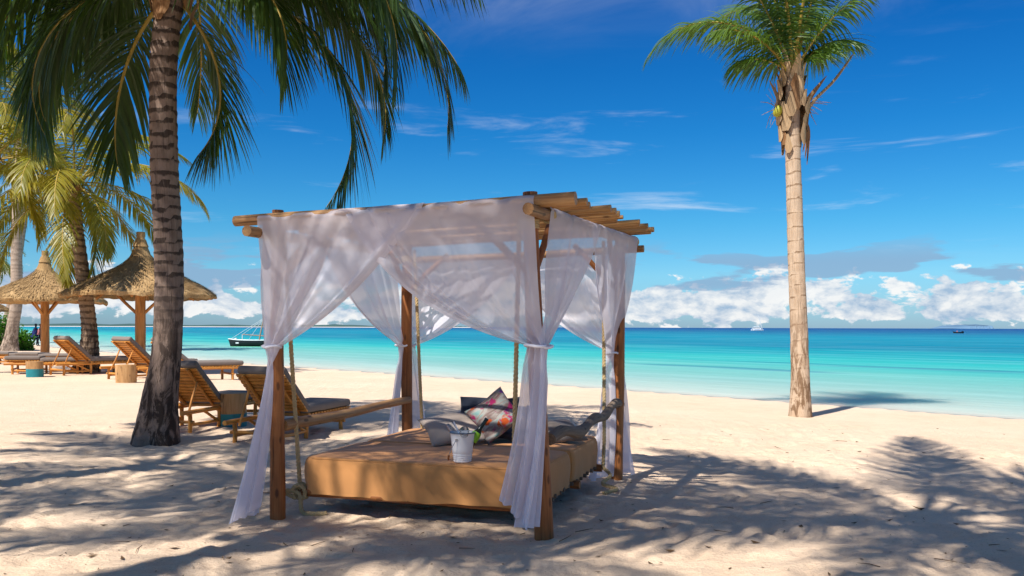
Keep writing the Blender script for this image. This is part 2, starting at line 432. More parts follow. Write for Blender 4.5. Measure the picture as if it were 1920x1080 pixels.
# ================================================================== SETTING
def build_sand():
    def lines(lo, hi, a, b, step, g=1.09):
        mid = list(np.arange(a, b + 1e-6, step)); s = step; x = a; left = []
        while x > lo:
            s = min(s * g, 6); x -= s; left.append(x)
        s = step; x = mid[-1]; right = []
        while x < hi:
            s = min(s * g, 6); x += s; right.append(x)
        return np.array(left[::-1] + mid + right)
    xs = lines(-230, 90, -5.5, 5.6, .035); ys = lines(-60, 330, 4.4, 10.5, .032, 1.05)
    X, Y = np.meshgrid(xs, ys)
    Z = gz0(X, Y); S = shore_s(X, Y) + .5 * (fbm(X * .25, Y * .25, 3, 5) - .5)
    dry = np.clip((-S - 1.2) / 5, 0, 1)
    und = (fbm(X * .55, Y * .55, 3, 11) - .5) * .075 + (fbm(X * 1.7, Y * 2.3, 3, 23) - .5) * .05
    fine = (fbm(X * 5.5, Y * 7.5, 4, 31, .6) - .5) * .042
    Z = Z + (und + fine) * dry
    # foot-worn dents with pushed-up rims
    rng = np.random.default_rng(4)
    for _ in range(2600):
        cx = rng.uniform(-7, 8); cy = rng.uniform(4.2, 14)
        a = rng.uniform(0, math.pi); lx = rng.uniform(.05, .17); ly = lx * rng.uniform(.4, .75); dp = rng.uniform(.005, .020)
        i0, i1 = np.searchsorted(xs, [cx - .45, cx + .45]); j0, j1 = np.searchsorted(ys, [cy - .45, cy + .45])
        if i1 - i0 < 2 or j1 - j0 < 2: continue
        dx = X[j0:j1, i0:i1] - cx; dy = Y[j0:j1, i0:i1] - cy
        u = (dx * math.cos(a) + dy * math.sin(a)) / lx; v = (-dx * math.sin(a) + dy * math.cos(a)) / ly
        d2 = u * u + v * v
        Z[j0:j1, i0:i1] += dp * (-np.exp(-d2 * 1.1) + .55 * np.exp(-((np.sqrt(d2) - 1.35) ** 2) * 5)) * np.minimum(1, dry[j0:j1, i0:i1] * 2)
    # sand banked against the posts and the near trunk
    V = np.stack([X, Y, Z], -1).reshape(-1, 3)
    me = np_mesh('beach_sand', V, grid_faces(len(ys), len(xs)), M_SAND, {'shore': S.ravel()})
    o = link_mesh('beach_sand', me); tag(o, 'pale sunlit coral sand beach with palm shadows', kind='structure')
    return xs, ys, Z
SXS, SYS, SZ = build_sand()
def sz(x, y):
    i = int(np.clip(np.searchsorted(SXS, x) - 1, 0, len(SXS) - 2)); j = int(np.clip(np.searchsorted(SYS, y) - 1, 0, len(SYS) - 2))
    fx = (x - SXS[i]) / (SXS[i + 1] - SXS[i]); fy = (y - SYS[j]) / (SYS[j + 1] - SYS[j])
    return float((SZ[j, i] * (1 - fx) + SZ[j, i + 1] * fx) * (1 - fy) + (SZ[j + 1, i] * (1 - fx) + SZ[j + 1, i + 1] * fx) * fy)

def build_sea():
    qs = np.concatenate([-np.geomspace(1, 30000, 70)[::-1], np.linspace(0, 130, 131), 130 + np.geomspace(1, 30000, 70)])
    ps = np.concatenate([[-1.2], np.linspace(0, 30, 40), 30 + np.geomspace(1, 30000, 110)])
    Q, Pp = np.meshgrid(qs, ps)
    p = Pp + np.interp(Q, SQ, SP)
    X = (p - Q) * .70711; Y = (p + Q) * .70711
    V = np.stack([X, Y, np.full_like(X, SEA_Z)], -1).reshape(-1, 3)
    me = np_mesh('sea', V, grid_faces(len(ps), len(qs)), M_SEA, {'shore': Pp.ravel()})
    o = link_mesh('sea', me); tag(o, 'turquoise sea deepening to blue at the horizon', kind='structure')
build_sea()

# ================================================================== PALMS
def frond_mesh(name, L, el0, droop, seed, n=78, lmax=.85, hang=1.0, side=0.0, leafm=L_BIG, vang=.3, rr=.032, pet=.17, pw=1.25, wid=.021):
    rng = np.random.default_rng(seed)
    N = 34; s = np.linspace(0, 1, N); th = el0 - droop * s ** pw
    ds = L / (N - 1)
    x = np.concatenate([[0], np.cumsum(np.cos((th[1:] + th[:-1]) / 2) * ds)])
    z = np.concatenate([[0], np.cumsum(np.sin((th[1:] + th[:-1]) / 2) * ds)])
    y = side * s ** 2 * L * .3
    # rachis
    k = 6; ang = np.arange(k) * 2 * math.pi / k
    rad = rr * (1 - s) ** .75 + .004
    rad[:3] *= np.array([1.7, 1.35, 1.12])
    Ux = -np.sin(th); Uz = np.cos(th)
    RV = np.stack([x[:, None] + Ux[:, None] * np.sin(ang) * rad[:, None] * .7,
                   y[:, None] + np.cos(ang) * rad[:, None],
                   z[:, None] + Uz[:, None] * np.sin(ang) * rad[:, None] * .7], -1).reshape(-1, 3)
    i = np.arange(N - 1)[:, None] * k; j = np.arange(k)[None, :]; j2 = (j + 1) % k
    RF = np.stack([i + j, i + j2, i + k + j2, i + k + j], -1).reshape(-1, 4)
    # leaflets
    sl = np.concatenate([np.linspace(pet, .995, n), np.linspace(pet, .995, n)]) + rng.normal(0, .002, 2 * n)
    sl = np.clip(sl, pet, 1); sg = np.concatenate([np.ones(n), -np.ones(n)])
    keep = rng.random(2 * n) > .035; sl = sl[keep]; sg = sg[keep]; m = len(sl)
    thl = np.interp(sl, s, th)
    B = np.stack([np.interp(sl, s, x), np.interp(sl, s, y), np.interp(sl, s, z)], -1)
    T = np.stack([np.cos(thl), 0 * thl, np.sin(thl)], -1); U = np.stack([-np.sin(thl), 0 * thl, np.cos(thl)], -1)
    S = np.stack([0 * thl, sg, 0 * thl], -1)
    rel = (sl - pet) / (1 - pet)
    a = 1.2 - .72 * rel + rng.normal(0, .07, m)
    va = vang + rng.normal(0, .1, m)
    d0 = T * np.cos(a)[:, None] + (S * np.cos(va)[:, None] + U * np.sin(va)[:, None]) * np.sin(a)[:, None]
    ln = lmax * (.42 + .95 * np.sin(np.clip(rel * .86 + .10, 0, 1) * math.pi) ** .8 * .75) * (1 - .35 * rel) * rng.uniform(.86, 1.1, m)
    hg = hang * rng.uniform(.7, 1.35, m)
    K = 5; prof = np.array([.55, 1.0, .92, .74, .45, .05])
    pos = B.copy(); Vs = []
    Nn = U + rng.normal(0, .28, (m, 3)) + S * .25
    for kk in range(K + 1):
        g = hg * (.30 + .95 * (kk / K) ** 1.1)
        d = d0.copy(); d[:, 2] -= g; d /= np.linalg.norm(d, axis=1)[:, None]
        Wd = np.cross(d, Nn); Wd /= np.linalg.norm(Wd, axis=1)[:, None] + 1e-9
        w = (wid * prof[kk] * (.6 + .4 * np.sin(np.clip(rel * .9 + .1, 0, 1) * math.pi)))[:, None]
        Vs.append(pos + Wd * w); Vs.append(pos - Wd * w)
        pos = pos + d * (ln / K)[:, None]
    LV = np.stack(Vs, 1).reshape(-1, 3); st = 2 * (K + 1)
    bi = np.arange(m)[:, None] * st; kk = np.arange(K)[None, :] * 2
    LF = np.stack([bi + kk, bi + kk + 1, bi + kk + 3, bi + kk + 2], -1).reshape(-1, 4) + len(RV)
    me = np_mesh(name, np.concatenate([RV, LV]), np.concatenate([RF, LF]), [leafm, M_RACH])
    mi = np.zeros(len(RF) + len(LF), dtype=np.int32); mi[:len(RF)] = 1
    me.polygons.foreach_set('material_index', mi)
    return me

def bez(pts, n):
    """Catmull-Rom through pts"""
    P = [Vector(p) for p in pts]; P = [P[0] * 2 - P[1]] + P + [P[-1] * 2 - P[-2]]
    out = []; segs = len(P) - 3
    for i in range(n):
        t = i / (n - 1) * segs; k = min(int(t), segs - 1); t -= k
        a, b, c, d = P[k:k + 4]
        out.append(.5 * ((2 * b) + (c - a) * t + (2 * a - 5 * b + 4 * c - d) * t * t + (3 * b - a - 3 * c + d) * t ** 3))
    return out

def trunk_mesh(name, pts, r_mid, r_top, r_base, flare_h, period, mat, seed, lip=.05, nseg=26, step=.03, zig=.38):
    rng = random.Random(seed)
    L0 = sum((Vector(pts[i + 1]) - Vector(pts[i])).length for i in range(len(pts) - 1))
    n = max(24, int(L0 / step)); P = np.array([tuple(p) for p in bez(pts, n)])
    dl = np.linalg.norm(np.diff(P, axis=0), axis=1); L = np.concatenate([[0], np.cumsum(dl)]); tot = L[-1]
    ang = np.arange(nseg) * 2 * math.pi / nseg
    r = r_mid + (r_top - r_mid) * (L / tot)
    fl = np.clip(1 - L / flare_h, 0, 1); r = r + (r_base - r_mid) * fl ** 2.0
    An, Ln = np.meshgrid(ang, L)
    cx, cy = np.cos(An), np.sin(An)
    ph = Ln / period + .12 * np.sin(An + seed) + 1.7 * (vnoise(Ln * .9 + seed, 0 * Ln, seed) - .5) + zig * (vnoise(cx * 1.6 + 9 + Ln * 2.2, cy * 1.6 + 5, seed + 3) - .5)
    ring = ph - np.floor(ph)
    age = np.clip(1 - Ln / min(tot, 3.2), 0, 1)
    saw = (np.where(ring < .82, ring / .82, (1 - ring) / .18) - .5) * lip * (1 - .6 * fl[:, None]) * (1 - .75 * np.clip((age - .2) / .4, 0, 1) * (lip < .065))
    lob = (.07 * np.sin(3 * An + seed) + .05 * np.sin(5 * An + seed * 2) + .10 * (vnoise(cx * 3 + 7, cy * 3 + Ln * .5, seed) - .5)) * (.25 + fl[:, None] ** 2 * 1.2)
    rough = (vnoise(cx * 9 + 20, cy * 9 + Ln * 9, seed + 1) - .5) * .05
    Rr = r[:, None] * (1 + saw + lob + rough)
    V = np.stack([P[:, 0:1] + cx * Rr, P[:, 1:2] + cy * Rr, np.repeat(P[:, 2:3], nseg, 1)], -1)
    TC = np.stack([cx * r_mid, cy * r_mid, Ln], -1)
    i = np.arange(n - 1)[:, None] * nseg; j = np.arange(nseg)[None, :]; j2 = (j + 1) % nseg
    F = np.stack([i + j, i + j2, i + nseg + j2, i + nseg + j], -1).reshape(-1, 4)
    return np_mesh(name, V.reshape(-1, 3), F, mat, {'ring': ring.ravel(), 'age': age.ravel(), 'tc': TC.reshape(-1, 3)})

def sheath_bits(parent, c, r, h, n, seed, mat, spread=.5, zlow=-.3):
    """old leaf bases and fibre clasping the top of the trunk"""
    rnd = random.Random(seed)
    for i in range(n):
        a = rnd.uniform(0, 6.28); z = rnd.uniform(zlow, .15); w = rnd.uniform(.5, .9) * r; hh = h * rnd.uniform(.6, 1.2)
        mb = MB(); V, F, T = [], [], []
        K = 6; out = spread * rnd.uniform(.3, 1.)
        for k in range(K + 1):
            t = k / K; rad = r * (1.04 + .1 * math.sin(i)) + out * t * t * h; zz = z + hh * t; ww = w * (1 - .80 * t ** 1.2) * (.30 + .70 * min(1, t * 3.5))
            for q in (-1, -.35, .35, 1):
                aa = a + q * ww / max(rad, .03) * .9
                rr2 = rad + .02 * (1 - q * q)
                V.append((c[0] + math.cos(aa) * rr2, c[1] + math.sin(aa) * rr2, c[2] + zz)); T.append((q * w + i, 0, zz))
        for k in range(K):
            for q in range(3): F.append((k * 4 + q, k * 4 + q + 1, k * 4 + 5 + q, k * 4 + 4 + q))
        mb.add(V, F, T).build('leaf_sheath', mat, parent)

def coconut_mesh():
    mb = MB(); prof = []
    for i in range(11):
        t = i / 10 * math.pi; prof.append((max(.001, .105 * math.sin(t) * (1 + .12 * math.cos(t))), -.145 * math.cos(t)))
    return mb.lathe(prof, 14).mesh('coconut', M_NUT)
ME_NUT = coconut_mesh()

def palm(name, label, pts, radii, flare_h, period, bark, fronds, leafm, seed, group=None, sheaths=10, nuts=4, lip=.05, n=78, lmax=.85, share=None, sh_r=None, sh_mat=None, step=.03, wid=.021):
    base = Vector(pts[0])
    root = empty(name, base); tag(root, label, 'palm tree', group)
    lp = [Vector(p) - base for p in pts]; lp[0].z -= .12
    tr = link_mesh('trunk', trunk_mesh('trunk', lp, *radii, flare_h, period, bark, seed, lip, step=step, zig=.12 if bark is B_PALE else .38), root)
    top = lp[-1]
    rnd = random.Random(seed)
    if sheaths: sheath_bits(root, top + Vector((0, 0, -.15)), (sh_r or radii[1]) * 1.05, .5, sheaths, seed, sh_mat or M_FIBRE)
    for i, f in enumerate(fronds):
        az, el, L, dr = f[:4]; hang = f[4] if len(f) > 4 else 1.0
        if share: me = share[i % len(share)]
        else: me = frond_mesh('frond', L, R(el), R(dr), seed * 100 + i, n, lmax, hang, rnd.uniform(-.25, .25), leafm, wid=wid)
        o = link_mesh('frond', me, root)
        o.location = top + Vector((math.cos(R(az)) * .06, math.sin(R(az)) * .06, rnd.uniform(-.08, .12))); o.rotation_euler = (rnd.uniform(-.12, .12), 0, R(az))
        if share:
            o.scale = (L / 4.5,) * 3; o.rotation_euler = (rnd.uniform(-.3, .3), R(-el), R(az))
    for i in range(nuts):
        a = rnd.uniform(0, 6.28)
        o = link_mesh('coconut', ME_NUT, root); o.location = top + Vector((math.cos(a) * .27, math.sin(a) * .27, rnd.uniform(-.5, -.22)))
        o.rotation_euler = (rnd.uniform(-.4, .4), rnd.uniform(-.4, .4), 0); sc = rnd.uniform(.8, 1.1); o.scale = (sc,) * 3
    return root

# --- the large near palm
D1 = 11.0
b1 = gnd(290, 830)
p1 = [b1, at(300, 745, D1), at(313, 650, D1), at(317, 500, D1), at(308, 300, D1), at(307, 120, D1), at(321, -15, D1)]
p1 = [b1] + [Vector(p) for p in p1[1:]]
def tipfrond(px, py, el, az, hang=1.6, c=(321, -15), D=D1):
    """frond whose tip reaches the given place: solve length and droop for the start angle"""
    tx = (px - c[0]) / FPX * D / math.cos(R(az)); tz = -(py - c[1]) / FPX * D; tx = abs(tx); best = None
    s_ = np.linspace(0, 1, 60)
    for dr in range(20, 165, 3):
        th = R(el) - R(dr) * s_ ** 1.25; ux, uz = np.cos(th).mean(), np.sin(th).mean()
        if ux <= .02: continue
        L_ = tx / ux
        e_ = abs(uz * L_ - tz)
        if best is None or e_ < best[0]: best = (e_, L_, dr)
    return (az if px > c[0] else 180 - az, el, best[1], best[2], hang)
TF = tipfrond
big_fr = [TF(618, 395, 2, -5, 1.5), TF(822, 240, 30, 6, 2.2), TF(905, 58, 24, -14, 2.4), TF(660, 215, 30, 36, 2.0), TF(735, 195, 36, -24, 2.2), TF(840, 90, 30, 22, 2.4), TF(775, 120, 34, -34, 2.2), TF(690, 130, 40, 14, 2.2), TF(560, 170, 22, -30, 1.8),
          TF(92, 235, 8, 8, 2.0), TF(135, 290, -8, -20, 1.8), TF(15, 190, 26, -12, 2.0), TF(-60, 110, 36, 14, 2.2), TF(-30, 225, 22, 28, 2.0), TF(185, 285, -18, 38, 1.4), TF(60, 120, 38, -35, 2.2), TF(-110, 20, 46, -8, 2.2), TF(-20, 60, 44, 36, 2.2),
          TF(362, 262, -40, 40, 1.0),
          (100, 40, 4.4, 120, 1.6), (128, 45, 4.4, 110, 1.6), (240, 62, 4.4, 82, 1.1), (265, 68, 4.1, 75, 1.1), (290, 62, 4.2, 80, 1.1), (318, 60, 4.4, 80, 1.3), (20, 80, 3.8, 60, 1), (140, 78, 3.8, 70, 1), (255, 84, 3.6, 40, 1)]
palm('coconut_palm', 'big coconut palm with dark ringed trunk in the left foreground', p1, (.186, .165, .32), 1.5, .155, B_BIG, big_fr, L_BIG, 3, None, 22, 0, .06, n=92, lmax=1.22, wid=.020, sh_r=.2)

# --- right palm
D2 = 15.45
b2 = gnd(1503, 768, -.0); D2 = b2.y; b2.z = sz(b2.x, b2.y)
p2 = [b2, at(1499, 640, D2), at(1493, 480, D2), at(1489, 350, D2), at(1487, 285, D2), at(1486, 140, D2)]
rf = [tipfrond(1228, 92, 62, 8, 1.1, (1486, 130), D2), tipfrond(1330, 60, 58, -20, 1.3, (1486, 130), D2), tipfrond(1300, 20, 64, 25, 1.1, (1486, 130), D2), tipfrond(1385, 110, 45, 10, 1.3, (1486, 130), D2), tipfrond(1380, -60, 72, -10, 1., (1486, 130), D2),
      tipfrond(1618, 60, 66, 10, 1.1, (1486, 130), D2), tipfrond(1600, 0, 64, -25, 1.1, (1486, 130), D2), tipfrond(1560, 90, 58, 30, 1.2, (1486, 130), D2),
      (92, 80, 3.2, 50, .9), (120, 74, 3.0, 80, 1), (268, 80, 3.4, 40, .9), (230, 78, 3.4, 70, 1), (300, 84, 3.2, 36, .8), (165, 84, 3.4, 30, .8), (60, 76, 2.8, 80, 1)]
rp = palm('coconut_palm', 'slender coconut palm with pale banded trunk at the water edge on the right', p2, (.168, .125, .215), 1.1, .235, B_PALE, rf, L_RIGHT, 12, None, 0, 0, .035, n=80, lmax=.86, wid=.0155)
def right_palm_crown(root):
    base = root.location; top = Vector(p2[-1]) - base
    rnd = random.Random(5)
    # fibrous crown shaft built of overlapping pale sheaths
    for i in range(64):
        q = i / 64
        sheath_bits(root, top + Vector((0, 0, -1.5 + 1.5 * q)), (.150 + .095 * math.sin(math.pi * min(1, q * 1.15)) ** .8) + .02 * math.sin(i * 1.3), .46, 1, 40 + i, M_SHEATH if i % 4 else M_FIBRE, .10 if q < .75 else .32, -.02)
    L = lambda px, py: at(px, py, D2) - base
    mb = MB(); mb.tube(bez([L(1508, 215), L(1530, 185), L(1565, 150), L(1603, 97)], 14), [.035, .034, .032, .03, .03, .03, .028, .028, .026, .026, .024, .022, .016, .006], 7, seed=2)
    mb.build('dry_leaf_stalk', M_RACHD, root)
    mb = MB(); mb.tube(bez([L(1508, 205), L(1520, 180), L(1550, 142)], 10), [.02, .035, .045, .05, .05, .045, .04, .03, .02, .005], 7, seed=3, flat=.4)
    mb.build('flower_spathe', M_FIBRE, root)
    mb = MB(); mb.tube(bez([L(1468, 205), L(1455, 175), L(1442, 150)], 10), [.03, .035, .038, .036, .034, .03, .026, .02, .014, .004], 7, seed=4, flat=.5)
    mb.build('flower_spathe', M_RACHD, root)
    for i in range(3):
        mb = MB(); x0 = 1505 + i * 3; mb.tube(bez([L(x0, 215 + 8 * i), L(x0 + 6, 250), L(x0 + rnd.uniform(-6, 4), 285 + 12 * i)], 8), [.03, .035, .03, .025, .025, .02, .015, .005], 6, flat=.35)
        mb.build('leaf_sheath', M_FIBRE, root)
    o = link_mesh('coconut', ME_NUT, root); o.location = L(1455, 211) + Vector((0, -.1, 0)); o.scale = (.75,) * 3; o.rotation_euler = (.2, .35, 0)
    # fruit sprays
    for cx, cy, sgn, nm in ((1463, 205, -1, 10), (1512, 195, 1, 14)):
        mb = MB()
        for i in range(nm):
            a = rnd.uniform(-1.0, 1.1); l = rnd.uniform(18, 45)
            q = L(cx + sgn * math.cos(a) * l, cy + math.sin(a) * l) + Vector((0, rnd.uniform(-.2, .2), 0))
            s0 = L(cx, cy); mid = (s0 + q) / 2 + Vector((rnd.uniform(-.05, .05), rnd.uniform(-.05, .05), rnd.uniform(-.04, .08)))
            mb.tube(bez([s0, mid, q], 6), [.008, .007, .006, .006, .005, .003], 4)
        mb.build('fruit_stalk', M_RACHD, root)
right_palm_crown(rp)

# --- left middle palm
b3 = gnd(160, 698); D3 = b3.y
p3 = [b3, at(168, 640, D3), at(165, 590, D3), at(153, 500, D3), at(143, 420, D3), at(140, 345, D3)]
rnd = random.Random(21)
def crown(n, L, seed, lo=-35, hi=80, k=1.0):
    rr = random.Random(seed); out = []
    for i in range(n):
        t = i / (n - 1); el = lo + (hi - lo) * t ** .8 + rr.uniform(-6, 6)
        out.append((i * 137.5 + rr.uniform(-12, 12), el, L * rr.uniform(.88, 1.1) * (.85 if el < 0 else 1), (60 if el < 0 else 88 + .35 * el) * k + rr.uniform(-10, 10), 1.15))
    return out
palm('coconut_palm', 'curved brown coconut palm beside the thatched parasols', p3, (.25, .19, .50), 1.8, .19, B_MID, crown(26, 4.5, 31, -45, 78), L_YELLOW, 8, None, 12, 6, .09, n=64, lmax=1.0, wid=.026)

# --- two pale palms at the left edge
FV = [frond_mesh('frond', 4.5, 0, R(d), 900 + i, 56, .95, h, sd, L_FAR, wid=.034) for i, (d, h, sd) in enumerate([(80, 1.1, .1), (100, 1.2, -.2), (65, 1., .2), (115, 1.2, 0), (90, 1.1, -.1)])]
b4 = gnd(17, 656); D4 = b4.y
palm('coconut_palm', 'tall pale trunked coconut palm behind the left parasol', [b4, at(24, 610, D4), at(31, 560, D4), at(31, 440, D4), at(36, 300, D4), at(45, 185, D4)], (.36, .25, .6), 1.6, .3, B_FAR, crown(24, 5.4, 51, -30, 80), L_FAR, 14, None, 8, 5, .03, share=FV, step=.08)
b5 = gnd(-2, 648); D5 = b5.y
palm('coconut_palm', 'thin leaning coconut palm at the far left behind the shrubs', [b5, at(12, 600, D5), at(24, 550, D5), at(44, 420, D5), at(52, 330, D5)], (.28, .2, .4), 1.4, .3, B_FAR, crown(22, 4.6, 61, -35, 78), L_FAR, 15, None, 8, 4, .03, share=FV, step=.08)
b6 = gnd(-62, 640); D6 = b6.y
palm('coconut_palm', 'distant coconut palm with fronds drooping in at the left edge', [b6, at(-50, 560, D6), at(-30, 500, D6), at(-18, 478, D6)], (.26, .2, .4), 1.4, .3, B_FAR, crown(20, 4.2, 71, -35, 78), L_FAR, 16, None, 6, 3, .03, share=FV, step=.1)
b7 = gnd(-60, 700); D7 = b7.y
palm('coconut_palm', 'coconut palm with bright yellow green fronds reaching in from the left edge', [b7, at(-58, 600, D7), at(-40, 450, D7), at(-18, 300, D7)], (.25, .2, .45), 1.5, .25, B_MID, crown(22, 4.2, 75, -35, 75), L_YELLOW, 17, None, 8, 5, .05, n=56, lmax=.95, wid=.028, step=.05)

# --- palms standing round the viewpoint, out of the picture, whose shade falls on the sand
SV = [frond_mesh('frond', 4.5, 0, R(d), 950 + i, 60, 1.0, h, sd, L_BIG, wid=.024) for i, (d, h, sd) in enumerate([(75, 1.0, .1), (95, 1.1, -.2), (60, .9, .2), (85, 1.1, 0)])]
def grove(base, mid, top, label, seed, n=24, L=4.6, lo=-15):
    palm('coconut_palm', label, [Vector(base), Vector(mid), Vector(top)], (.19, .15, .33), 1.2, .16, B_BIG, crown(n, L, seed, lo, 80, .8), L_BIG, seed, 'palms round the viewpoint', 8, 5, .06, share=SV, step=.06)
grove((2.8, -2.6, 0), (1.2, -.2, 4.4), (-.5, 2.0, 8.0), 'leaning palm behind the viewpoint that shades the right foreground sand', 101)
grove((-9.4, 2.6, 0), (-8.6, 3.6, 4.0), (-7.6, 4.6, 7.8), 'leaning palm left of the viewpoint that shades the sand by the dark trunk', 102, 20)
grove((4.2, -3.4, 0), (3.6, -1.6, 4.4), (3.0, -.3, 7.6), 'palm right of the viewpoint that shades the lower right sand', 104, 24)
grove((-5.9, -.6, 0), (-5.6, .6, 4.0), (-5.2, 1.7, 7.6), 'palm left of the viewpoint that shades the daybed', 103, 16, 4.3)
# ================================================================== DAYBED PAVILION
# corners on the ground (F near right, L near left, R far right, B far left) and at the roof
CB = {'F': Vector((.238, 6.04, 0)), 'L': Vector((-1.84, 6.72, 0)), 'R': Vector((1.045, 8.51, 0)), 'B': Vector((-1.12, 9.19, 0))}
CT = {'F': Vector((.125, 6.04, 0)), 'L': Vector((-1.845, 6.72, 0)), 'R': Vector((1.075, 8.51, 0)), 'B': Vector((-1.13, 9.19, 0))}
def bil(C, a, b, z=0.):
    p = C['F'] * (1 - a) * (1 - b) + C['L'] * a * (1 - b) + C['R'] * (1 - a) * b + C['B'] * a * b
    return Vector((p.x, p.y, z))
WU, WV = 2.12, 2.62                     # metres along F-L and F-R
def RP(u, v, z): return bil(CT, u / WU, v / WV, z)
def GP(u, v, z): return bil(CB, u / WU, v / WV, z)
def beam_z(a, b): return (2.30 * (1 - b) + 2.36 * b) * (1 - a) + (2.235 * (1 - b) + 2.30 * b) * a
ptop = {'F': 2.455, 'L': 2.415, 'R': 2.45, 'B': 2.42}
prad = {'F': (.070, .052), 'L': (.064, .046), 'R': (.062, .05), 'B': (.062, .055)}
GAZ = empty('daybed_pavilion', GP(WU / 2, WV / 2, 0))
tag(GAZ, 'rustic pole pavilion of brown logs over the swinging daybed', 'pavilion')
e2g = (GP(0, WV, 0) - GP(0, 0, 0)).normalized()
def gaz(mb, name, mat):
    o = mb.build(name, mat, GAZ); o.matrix_parent_inverse = Matrix.Translation(-GAZ.location); return o
def logpts(a, b, n=9, seed=0, bend=.008):
    rr = random.Random(seed); a, b = Vector(a), Vector(b); out = []
    d = (b - a).normalized(); s = d.cross(Vector((0, 0, 1)))
    if s.length < .1: s = Vector((1, 0, 0))
    s.normalize(); u = s.cross(d); p1, p2 = rr.uniform(0, 6), rr.uniform(0, 6)
    for i in range(n):
        t = i / (n - 1); w = math.sin(t * math.pi)
        out.append(a.lerp(b, t) + s * bend * w * math.sin(3 * t + p1) + u * bend * w * math.sin(4 * t + p2))
    return out
for i, k in enumerate('FLRB'):
    a, b = CB[k].copy(), CT[k].copy(); a.z = sz(a.x, a.y) - .22; b.z = ptop[k]
    n = 18; r0, r1 = prad[k]
    gaz(MB().tube(logpts(a, b, n, 60 + i, .012), [r0 + (r1 - r0) * (j / (n - 1)) for j in range(n)], 16, wob=.025, seed=60 + i), 'post', W_POST)
# cross beams (front to back) bolted to the outer side of the posts
def ext(u0, u1, v0, v1, r0, r1, name, mat, seed, dz=0., wob=.02, n=14):
    p = RP(u0, v0, beam_z(u0 / WU, v0 / WV) + dz); q = RP(u1, v1, beam_z(u1 / WU, v1 / WV) + dz)
    return gaz(MB().tube(logpts(p, q, n, seed), [r0 + (r1 - r0) * j / (n - 1) for j in range(n)], 12, wob=wob, seed=seed), name, mat)
ext(-.097, -.085, -.30, WV + .14, .041, .046, 'beam', W_BEAM, 71)
ext(WU + .095, WU + .1, -.30, WV + .2, .041, .043, 'beam', W_BEAM, 72)
# long logs over the beams
zl0, zl1 = 2.378, 2.33
p = RP(-.37, -.095, zl0 + .004); q = RP(WU + .34, -.095, zl1)
gaz(MB().tube(logpts(p, q, 16, 73), [.047 - .004 * j / 15 for j in range(16)], 14, wob=.02, seed=73), 'front_log', W_BEAM)
rr = random.Random(9)
slat_v = []
v = .10
while v < WV + .1:
    slat_v.append(v); v += rr.choice((.10, .15, .19, .21, .24))
for i, v in enumerate(slat_v):
    r = rr.uniform(.017, .029)
    u0 = -.28 - rr.uniform(0, .16); u1 = WU + rr.uniform(.12, .2)
    ext(u0, u1, v, v + rr.uniform(-.03, .03), r, r * rr.uniform(.8, 1.), 'roof_pole', W_SLAT, 100 + i, .043 + r, .03, 8)
# back beam below the poles
ext(-.2, WU + .2, WV + .09, WV + .09, .036, .036, 'beam', W_BEAM, 74, -.079)
# braces
for k, (u, v), dirs in (('F', (0, 0), ((1, 0), (0, 1))), ('L', (WU, 0), ((-1, 0), (0, 1))), ('R', (0, WV), ((1, 0), (0, -1))), ('B', (WU, WV), ((-1, 0), (0, -1)))):
    for du, dv in dirs:
        t = 1.88 / 2.4
        g, tp = GP(u, v, 0), RP(u, v, 0); a = g.lerp(tp, t); a.z = 1.86
        off = .0
        b = RP(u + du * .43, v + dv * .43, beam_z(u / WU, v / WV) - .03)
        gaz(MB().tube(logpts(a, b, 6, ord(k) % 50 + du), .027, 9, wob=.02, seed=int(u * 7 + v + du)), 'brace', W_POST)
def lashing(c, axis, r, turns=4, rr_=.009, name='rope_lashing'):
    axis = Vector(axis).normalized(); x = axis.orthogonal().normalized(); y = axis.cross(x); c = Vector(c)
    pts_ = []
    for i in range(turns * 14 + 1):
        a = i / 14 * 2 * math.pi; pts_.append(c + x * (r * math.cos(a)) + y * (r * math.sin(a)) + axis * (i / 14 - turns / 2) * rr_ * 1.9)
    gaz(MB().tube(pts_, rr_, 6), name, M_ROPE)
for k, (u, v), sg in (('F', (0, 0), -1), ('L', (WU, 0), 1), ('R', (0, WV), -1), ('B', (WU, WV), 1)):
    zz = beam_z(u / WU, v / WV); c_ = CT[k]
    lashing((c_.x, c_.y, zz + .095), (0, 0, 1), prad[k][1] + .008, 3)
    lashing((c_.x, c_.y, zz - .075), (0, 0, 1), prad[k][1] + .009, 4)
    bp_ = RP(u + sg * .095, v + .12, beam_z(u / WU, (v + .12) / WV)); lashing(bp_, e2g, .052, 3)
# hand rails along both sides
a = GP(WU - .01, .05, .715); b = GP(WU - .03, WV - .04, .72)
gaz(MB().tube(logpts(a, b, 14, 80, .012), [.050, .049, .047, .046, .045, .045, .044, .043, .042, .041, .04, .04, .038, .037], 12, wob=.03, seed=80), 'side_rail', W_BEAM)
a = GP(-.02, .06, .70); b = GP(-.02, WV + .08, .735)
pts = logpts(a, b, 22, 82, .03)
pts = [p + Vector((0, 0, .025 * math.sin(i * .75) - .0)) for i, p in enumerate(pts)]
gaz(MB().tube(pts, [.043 + .006 * math.sin(i * 1.3) for i in range(22)], 12, wob=.06, seed=82), 'side_rail', W_GREY)

